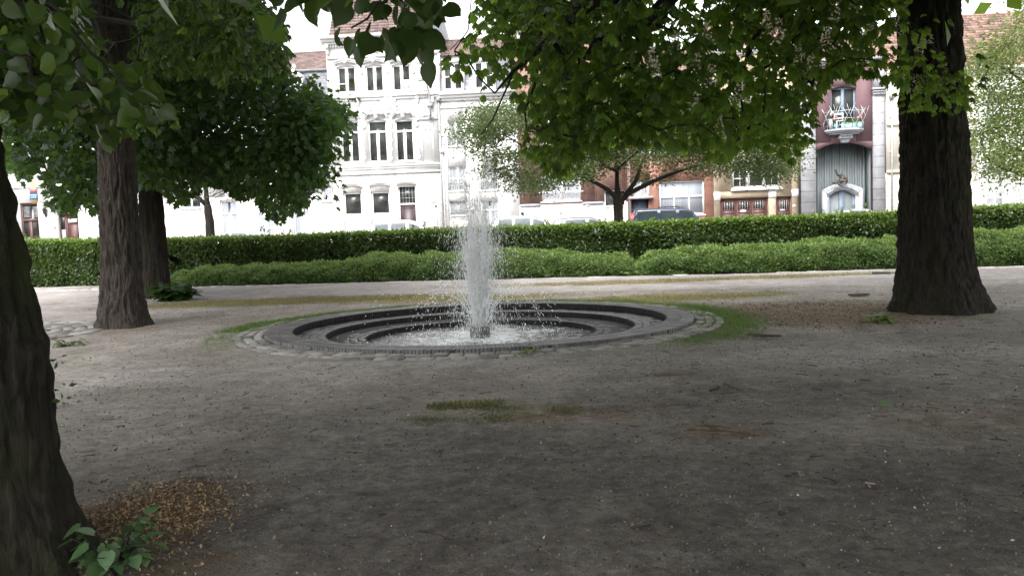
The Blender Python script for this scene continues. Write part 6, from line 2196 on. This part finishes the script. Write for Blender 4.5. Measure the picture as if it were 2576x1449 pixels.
for i, (x, y) in enumerate(bpts(.98, .92)):
    if i % 2: continue
    s_ = (-1) ** (i // 2)
    e_ = rng.uniform(1.0, 1.45)
    P2 = [(x, y, bz), (x + .06 * s_, y - .02, bz + .35), (x - .10 * s_, y - .05, bz + .7), (x + .16 * s_, y - .07, bz + e_)]
    mb.tube(P2, [.022, .020, .017, .010], 5)
    mb.tube([P2[2], (x - .28 * s_, y - .08, bz + e_ - .05)], [.014, .008], 5)
h.put(mb, 'balcony_rail', M['greymetal'], bal)
h.cornice(e7 - .3, .3, .3, 'stonegrey')
h.roof(M['tile_orange'], e7, e7 + 1.3, 2.0)
# things on that balcony
def pot(x, dz, hgt, col, fcol, label, nm='flower_pot', r=.11, cat='flower pot'):
    y = -.45
    o = empty(nm, sw(x, y, bz + .003), -SA, label, cat)
    MB().lathe((0, 0, 0), [(.01, 0), (r * .7, 0), (r, hgt), (r * .85, hgt), (.01, hgt * .9)], 14).build('pot', M[col], o)
    lv = MB(); n_ = 40
    P_ = rng.normal(0, r * .7, (n_, 3)) + np.array([0, 0, hgt + .12]); P_[:, 2] = np.maximum(P_[:, 2], hgt)
    put_leaves(lv, 'small', P_, rand_dirs(n_), rand_dirs(n_), .09, rng.uniform(0, 1, n_)); lv.build('leaves', M['leaf_street'], o)
    fm = MB()
    for q in range(5): fm.ball((rng.normal(0, r * .5), rng.normal(0, r * .5) - .05, hgt + .2 + rng.uniform(0, .16)), .065, 8, 5)
    fm.build('flowers', M[fcol], o)
M['flowerred'] = mat_plain('red_flower', (.55, .10, .08), .6, .2, 20)
M['flowerpink'] = mat_plain('pink_flower', (.58, .16, .22), .6, .2, 20)
M['flowerwhite'] = mat_plain('white_flower', (.75, .75, .75), .6, .1, 20)
M['teal'] = mat_plain('turquoise_glaze', (.12, .40, .40), .3, .1, 6)
M['paleaqua'] = mat_plain('pale_aqua_box', (.38, .60, .60), .5, .08, 6)
pot(zx(ZS, 350, 500), 0, .30, 'teal', 'flowerred', 'turquoise pot with red flowers on the small round balcony', r=.10)
pot(zx(ZS, 605, 500), 0, .34, 'teal', 'flowerpink', 'turquoise pot with pink flowers at the right of the round balcony', r=.10)
pot(zx(ZS, 300, 500), 0, .55, 'stonegrey', 'flowerwhite', 'grey urn with white flowers at the left end of the round balcony', r=.12)
pbx = zx(ZS, 504, 548)
po = empty('planter_box', sw(pbx, -.62, bz + .003), -SA, 'pale aqua planter box of trailing plants on the round balcony', 'planter')
MB().box(-.52, -.1, 0, .52, .1, .26).box(-.54, -.12, .262, .54, .12, .30).build('box', M['paleaqua'], po)
lv = MB(); n_ = 160
P_ = np.stack([rng.uniform(-.45, .45, n_), rng.normal(-.04, .08, n_), .3 + np.abs(rng.normal(0, .12, n_))], -1)
put_leaves(lv, 'small', P_, rand_dirs(n_), rand_dirs(n_), .10, rng.uniform(0, 1, n_)); lv.build('leaves', M['leaf_yellowgreen'], po)
ch = empty('garden_chair', sw(zx(ZS, 400, 520), -.35, bz + .003), -SA, 'white slatted garden chair standing on the small round balcony', 'chair')
MB().box(-.24, -.22, .42, .24, .22, .46).build('seat', M['frame'], ch)
MB().box(-.24, .19, .46, -.19, .23, .9).box(.19, .19, .46, .24, .23, .9).box(-.19, .195, .8, .19, .225, .9).box(-.19, .195, .6, .19, .225, .66).build('backrest', M['frame'], ch)
for sx_ in (-1, 1):
    for sy_ in (-1, 1): MB().box(sx_ * .215 - .02, sy_ * .2 - .02, 0, sx_ * .215 + .02, sy_ * .2 + .02, .418).build('leg', M['frame'], ch)
# sculpture over the portal: a tumbling bronze figure with one leg in the air
fx, fz = zx(ZS, 470, 1100), zz(ZS, 470, 1165)
kpx = (zx(ZS, 540, 1100) - zx(ZS, 370, 1100)) / 170.
J = {}
def jp(n_, x, y, dep=0.0): J[n_] = ((x - 470) * kpx, dep, (1165 - y) * kpx)
for a_ in (('pelvis', 475, 1075, -.1), ('belly', 485, 1100, -.16), ('chest', 460, 1120, -.22), ('neck', 435, 1135, -.22), ('head', 375, 1130, -.2), ('headtip', 366, 1122, -.2), ('hipl', 472, 1065, -.05), ('kneel', 428, 1045, -.12), ('anklel', 412, 1000, -.12), ('toel', 414, 985, -.16), ('kner', 520, 1085, -.25), ('ankr', 528, 1135, -.2), ('toer', 505, 1160, -.25), ('shl', 440, 1120, -.3), ('ell', 430, 1160, -.36), ('hal', 455, 1172, -.36), ('elr', 500, 1115, -.32), ('har', 535, 1105, -.3), ('hat', 478, 1035, -.06)): jp(*a_)
E_ = [('pelvis', 'belly'), ('belly', 'chest'), ('chest', 'neck'), ('neck', 'head'), ('head', 'headtip'), ('pelvis', 'hipl'), ('hipl', 'kneel'), ('kneel', 'anklel'), ('anklel', 'toel'), ('pelvis', 'kner'), ('kner', 'ankr'), ('ankr', 'toer'), ('chest', 'shl'), ('shl', 'ell'), ('ell', 'hal'), ('chest', 'elr'), ('elr', 'har'), ('pelvis', 'hat')]
rad_ = dict(pelvis=.17, belly=.20, chest=.17, neck=.09, head=.13, headtip=.08, hipl=.10, kneel=.08, anklel=.06, toel=.08, kner=.10, ankr=.07, toer=.07, shl=.09, ell=.07, hal=.06, elr=.08, har=.06, hat=.07)
ks = list(J)
me = bpy.data.meshes.new('statue')
me.from_pydata([J[k] for k in ks], [(ks.index(a_), ks.index(b_)) for a_, b_ in E_], [])
so = bpy.data.objects.new('statue', me)
so.location = Vector(sw(fx, .70, fz)); so.rotation_euler = (0, 0, -SA)
link(so)
sk = so.modifiers.new('skin', 'SKIN')
for k, sv in zip(ks, me.skin_vertices[0].data): sv.radius = (rad_[k] * .82,) * 2
me.skin_vertices[0].data[0].use_root = True
so.modifiers.new('smooth', 'SUBSURF').render_levels = 2
me.materials.append(M['bronze'])
tag(so, 'dark bronze tumbling figure with one leg raised, over the arched grey portal', 'statue')

# --- cream stone house, partly behind the massive trunk
e8 = zz(ZT, 200, 436)
h = House('townhouse', 'cream stone house with rusticated ground floor half hidden by the massive trunk', hx[8], hx[9], e8)
vt = frect(ZS, 1050, 1158, 1150, 1250)
lw = frect(ZT, 120, 1235, 212, 1420); lw = (lw[0], GZ + .4, lw[2], lw[3])
u8 = [frect(None, 2262, 250, 2310, 390), frect(None, 2340, 250, 2390, 390), frect(ZT, 165, 640, 205, 780)]
zr8 = zz(ZS, 1000, 1020)
h.wall(M['cream'], [lw] + u8, rust=(zr8 - .05, M['rustcream']))
h.window(lw, 2, .7, mat='wood_brown')
for w in u8: h.window(w, 2, .7)
for zq in (zr8, zz(ZS, 1000, 515)): h.put(MB().box(h.x0 + .01, -.12, zq - .08, h.x1 - .01, .02, zq + .06), 'string_course', M['cream'])
vm = MB()
for k in range(8): vm.box(vt[0], -.05, vt[1] + (vt[3] - vt[1]) * k / 8, vt[2], -.03, vt[1] + (vt[3] - vt[1]) * (k + .55) / 8)
vm.box(vt[0] - .05, -.03, vt[1] - .05, vt[2] + .05, .01, vt[3] + .05)
h.put(vm, 'vent', M['trim'])
h.pipe(zx(ZS, 972, 900), GZ, zz(ZS, 972, 250), 'zinc', .055)
h.cornice(e8 - .4, .4, .4, 'cream')
zr = zz(ZT, 200, 196)
h.roof(M['tile_orange'], e8, zr + 1.2, 3.2)
# --- last white house
e9 = zz(ZT, 400, 428)
h = House('townhouse', 'white house behind the bushy yellow-green tree at far right', hx[9], hx[10], e9)
g9 = [frect(ZT, 338, 1150, 464, 1395), frect(ZT, 568, 1158, 690, 1395)]
g9 = [(a, b_ - .1, c, d) for a, b_, c, d in g9]
u9 = [frect(ZT, 340, 660, 460, 880), frect(ZT, 560, 660, 680, 880)]
h.wall(M['white'], g9 + u9)
for w in g9: h.window(w, 2, .68, (.22,), fw=.07, pane='lightglass', pcurt=None)
for w in u9: h.window(w, 2, .7, pane='lightglass')
h.cornice(e9 - .4, .4, .35)
h.roof(M['tile_orange'], e9, zz(ZT, 300, 100) + 1.0, 3.6, x0=h.x0 - 1.2)
xq = zx(ZT, 155, 120)
h.chimney(xq, 2.4, e9 + 1, zz(ZT, 155, 68) + .5, 1.1, .7, 'stonegrey')

# ------------------------------------------------------------------ parked cars
def paint(name, col, rough=.25, metal=0.0):
    mt, t, b, L = nodes(name)
    tc = nd(t, 'TexCoord'); n = nd(t, 'TexNoise', Scale=3, Detail=4)
    L(tc.outputs['Object'], n.inputs['Vector'])
    r = ramp(t, [(.3, tuple(c * .92 for c in col)), (.7, tuple(min(1, c * 1.06) for c in col))])
    L(n.outputs['Fac'], r.inputs[0]); L(r.outputs[0], b.inputs['Base Color'])
    b.inputs['Roughness'].default_value = rough; b.inputs['Metallic'].default_value = metal
    b.inputs['Coat Weight'].default_value = .6; b.inputs['Coat Roughness'].default_value = .05
    return mt


M['carglass'] = mat_plain('car_window_glass', (.07, .085, .09), .06, .25, 1.2)
M['cardark'] = mat_plain('car_dark_glass', (.03, .04, .045), .06, .3, 1.2)
M['rubber'] = mat_plain('tyre_rubber', (.02, .02, .02), .8, .2, 10)
M['rim_metal'] = mat_plain('wheel_rim_metal', (.45, .45, .46), .35, .1, 10, metal=.8)
M['redlens'] = mat_plain('red_lens', (.45, .03, .025), .2, .1, 10)
M['clearlens'] = mat_plain('clear_lens', (.7, .72, .74), .12, .05, 10)
M['blacktrim'] = mat_plain('black_trim', (.02, .02, .022), .5, .1, 10)


def car(name, label, s, n, prof, belt, hw, paintm, glass='carglass', length=4.2, roofbars=False, spare=False, splits=((.2, .46), (.49, .70), (.72, .84)), flip=False, z=STREET_Z - .055, wheel=.32, tumble=.27):
    """prof: (x, roof height) along the car; belt: height of the sills of the side windows"""
    o = empty(name, sw(s, n, z), -SA + (PI if flip else 0), label, 'car', 'cars parked along the kerb before the houses')
    xs_ = np.linspace(0, length, 61)
    px_, pz_ = np.array(prof).T
    top = np.interp(xs_, px_, pz_)
    for _ in range(2): top[1:-1] = .25 * top[:-2] + .5 * top[1:-1] + .25 * top[2:]
    plan = hw * (1 - .16 * np.clip(1 - xs_ / .5, 0, 1) ** 2 - .2 * np.clip(1 - (length - xs_) / .7, 0, 1) ** 2)
    V = []
    secs = 17
    for x, tz, w_ in zip(xs_, top, plan):
        low = .30
        bl = min(belt, tz - .02)
        gh = max(tz - bl, 0.0)
        wr = w_ - tumble * min(gh, .8)                  # tumble-home
        ring = [(-w_ * .9, low), (-w_, low + .12), (-w_ * 1.0, low + (bl - low) * .55), (-w_ * .985, bl - .03), (-w_ * .97, bl)]
        ring += [(-(w_ * .96 + (wr - w_ * .96) * .5), bl + gh * .5), (-wr, bl + gh * .86), (-wr * .86, bl + gh * .975), (0, bl + gh * 1.02)]
        ring += [(-a_, b2_) for a_, b2_ in reversed(ring[:-1])]
        V += [(x - length / 2, a_, b2_) for a_, b2_ in ring]
    idx = np.arange(61 * secs).reshape(61, secs)
    F = np.stack([idx[:-1, :-1], idx[1:, :-1], idx[1:, 1:], idx[:-1, 1:]], -1).reshape(-1, 4)
    mb = MB().add(V, F)
    mb.f.append([list(range(secs - 1, -1, -1)), [60 * secs + q for q in range(secs)]])
    body = mb.build('body', paintm, o, smooth=True)
    V = np.array(V).reshape(61, secs, 3)
    for a_, b2_ in splits:                               # side windows
        i0, i1 = int(a_ * 60), int(b2_ * 60)
        for side in (0, 1):
            wm = MB()
            q0, q1, q2 = (4, 5, 6) if side == 0 else (12, 11, 10)
            A = V[i0:i1 + 1, q0] * .93 + V[i0:i1 + 1, q1] * .07; B = V[i0:i1 + 1, q1]; C_ = V[i0:i1 + 1, q1] * .15 + V[i0:i1 + 1, q2] * .85
            out_ = np.array([0, (-1 if side == 0 else 1) * .012, .003])
            vv = np.concatenate([A, B, C_]) + out_
            k = i1 - i0 + 1
            ii_ = np.arange(k - 1)
            wm.add(vv, np.concatenate([np.stack([ii_, ii_ + 1, ii_ + 1 + k, ii_ + k], -1), np.stack([ii_ + k, ii_ + 1 + k, ii_ + 1 + 2 * k, ii_ + 2 * k], -1)]))
            wm.build('side_window', M[glass], o, smooth=True)
    for nm, (xa, xb) in (('rear_window', (0, splits[0][0] - .02)), ('windscreen', (splits[-1][1] - .02, 1.0))):
        i_ = [i for i in range(int(xa * 60), int(xb * 60) + 1) if top[i] > belt + .06 and top[i] < top.max() - .05]
        if len(i_) > 1:
            wm = MB()
            A, B, C_ = V[i_, 7], V[i_, 8], V[i_, 9]
            vv = np.concatenate([A, B, C_]) + np.array([-.008 if nm == 'rear_window' else .008, 0, .012])
            k = len(i_); ii_ = np.arange(k - 1)
            wm.add(vv, np.concatenate([np.stack([ii_, ii_ + 1, ii_ + 1 + k, ii_ + k], -1), np.stack([ii_ + k, ii_ + 1 + k, ii_ + 1 + 2 * k, ii_ + 2 * k], -1)]))
            wm.build(nm, M[glass], o, smooth=True)
    for xw in (-length / 2 + .75, length / 2 - .85):
        for sy_ in (-1, 1):
            tm = MB()
            a_ = np.linspace(0, 2 * PI, 25)[:-1]
            ring_o = [(xw + wheel * math.cos(q), sy_ * hw * .99, wheel + wheel * math.sin(q)) for q in a_]
            ring_i = [(xw + wheel * math.cos(q), sy_ * (hw - .2), wheel + wheel * math.sin(q)) for q in a_]
            tm.add(ring_o + ring_i, [(i, (i + 1) % 24, (i + 1) % 24 + 24, i + 24) for i in range(24)] + [tuple(range(24)), tuple(range(47, 23, -1))])
            wo = tm.build('wheel', M['rubber'], o)
            rm = MB().add([(xw + wheel * .62 * math.cos(q), sy_ * (hw * .99 + .006), wheel + wheel * .62 * math.sin(q)) for q in a_], [tuple(range(24))])
            rm.build('rim', M['rim_metal'], wo)
    for sy_ in (-1, 1):
        MB().box(-length / 2 - .01, sy_ * hw * .72 - .1, belt - .25, -length / 2 + .09, sy_ * hw * .72 + .1, belt + (.45 if spare else .05)).build('tail_light', M['redlens'], o)
        MB().box(length / 2 - .16, sy_ * hw * .62 - .16, .62, length / 2 + .01, sy_ * hw * .62 + .16, .78).build('headlight', M['clearlens'], o)
        xm_ = length * (splits[-1][1] - .03) - length / 2
        MB().ball((xm_, sy_ * (hw + .09), belt + .06), (.07, .11, .075), 10, 7).build('wing_mirror', M['blacktrim'], o, smooth=True)
    if roofbars:
        zt = max(top)
        for sy_ in (-1, 1):
            MB().tube([(-length * .22, sy_ * hw * .6, zt - .03), (-length * .2, sy_ * hw * .6, zt + .05), (length * .0, sy_ * hw * .6, zt + .06), (length * .06, sy_ * hw * .6, zt - .02)], .018, 6).build('roof_rail', M['blacktrim'], o, smooth=True)
    if spare:
        sp_ = MB()
        sp_.lathe((0, 0, 0), [(.02, -.11), (.30, -.11), (.36, -.06), (.36, .06), (.30, .11), (.02, .11)], 24)
        w_ = sp_.build('spare_wheel', M['blacktrim'], o, (-length / 2 - .14, .0, 1.02))
        w_.rotation_euler = (0, PI / 2, 0)
    return o


CN = -4.3                                               # parked this far in front of the facades
def car_at(u, v): return fp(u, v, CN)
HATCH = [(0, .95), (.12, 1.3), (.45, 1.52), (1.3, 1.58), (2.2, 1.55), (2.75, 1.30), (3.3, .98), (3.9, .86), (4.15, .66), (4.2, .55)]
MPV = [(0, 1.0), (.10, 1.42), (.3, 1.70), (1.2, 1.77), (2.2, 1.73), (2.8, 1.48), (3.45, 1.04), (4.0, .92), (4.25, .7), (4.3, .55)]
SUV = [(0, 1.25), (.04, 1.75), (.14, 1.86), (1.2, 1.88), (2.6, 1.84), (2.85, 1.78), (3.35, 1.24), (3.5, 1.16), (4.45, 1.08), (4.6, .9), (4.62, .6)]
SEDAN = [(0, .8), (.1, .92), (.6, .98), (1.15, 1.42), (1.8, 1.52), (2.5, 1.48), (3.2, 1.02), (4.1, .86), (4.35, .66), (4.4, .5)]
wht, slv, gry, dk = paint('white_car_paint', (.60, .61, .60)), paint('silver_car_paint', (.30, .31, .33), .3, .4), paint('grey_car_paint', (.16, .165, .175), .3, .4), paint('dark_blue_car_paint', (.035, .045, .07), .22, .3)
car('parked_car', 'white hatchback parked before the ornate white house', car_at(1010, 560)[0] + .45, CN, MPV, 1.06, .86, wht, length=4.3, splits=((.10, .28), (.31, .49), (.52, .66)))
car('parked_car', 'silver hatchback parked beside the fountain jet, before the plain white house', car_at(1330, 560)[0] + .2, CN, MPV, 1.06, .86, slv, length=4.3, splits=((.10, .28), (.31, .49), (.52, .66)))
car('parked_car', 'small grey car in front of the white painted base of the brick house', car_at(1440, 560)[0] + .9, CN + .15, HATCH, .95, .84, gry, length=4.2)
car('parked_car', 'dark-blue boxy off-road car with roof rails parked before the brick house', car_at(1668, 545)[0] + .72, CN, SUV, 1.22, .93, dk, glass='cardark', length=4.62, roofbars=True, spare=True, splits=((.05, .27), (.31, .47), (.50, .66)), wheel=.38, tumble=.13)
car('parked_car', 'white car showing only its roof, before the grey curtained windows', car_at(625, 575)[0], CN, SEDAN, .92, .86, wht, length=4.4, splits=((.22, .34), (.36, .54), (.57, .68)))
car('parked_car', 'pale car showing only its roof, before the arched grey portal', car_at(2160, 530)[0], CN, SEDAN, .92, .86, slv, length=4.4, splits=((.22, .34), (.36, .54), (.57, .68)))
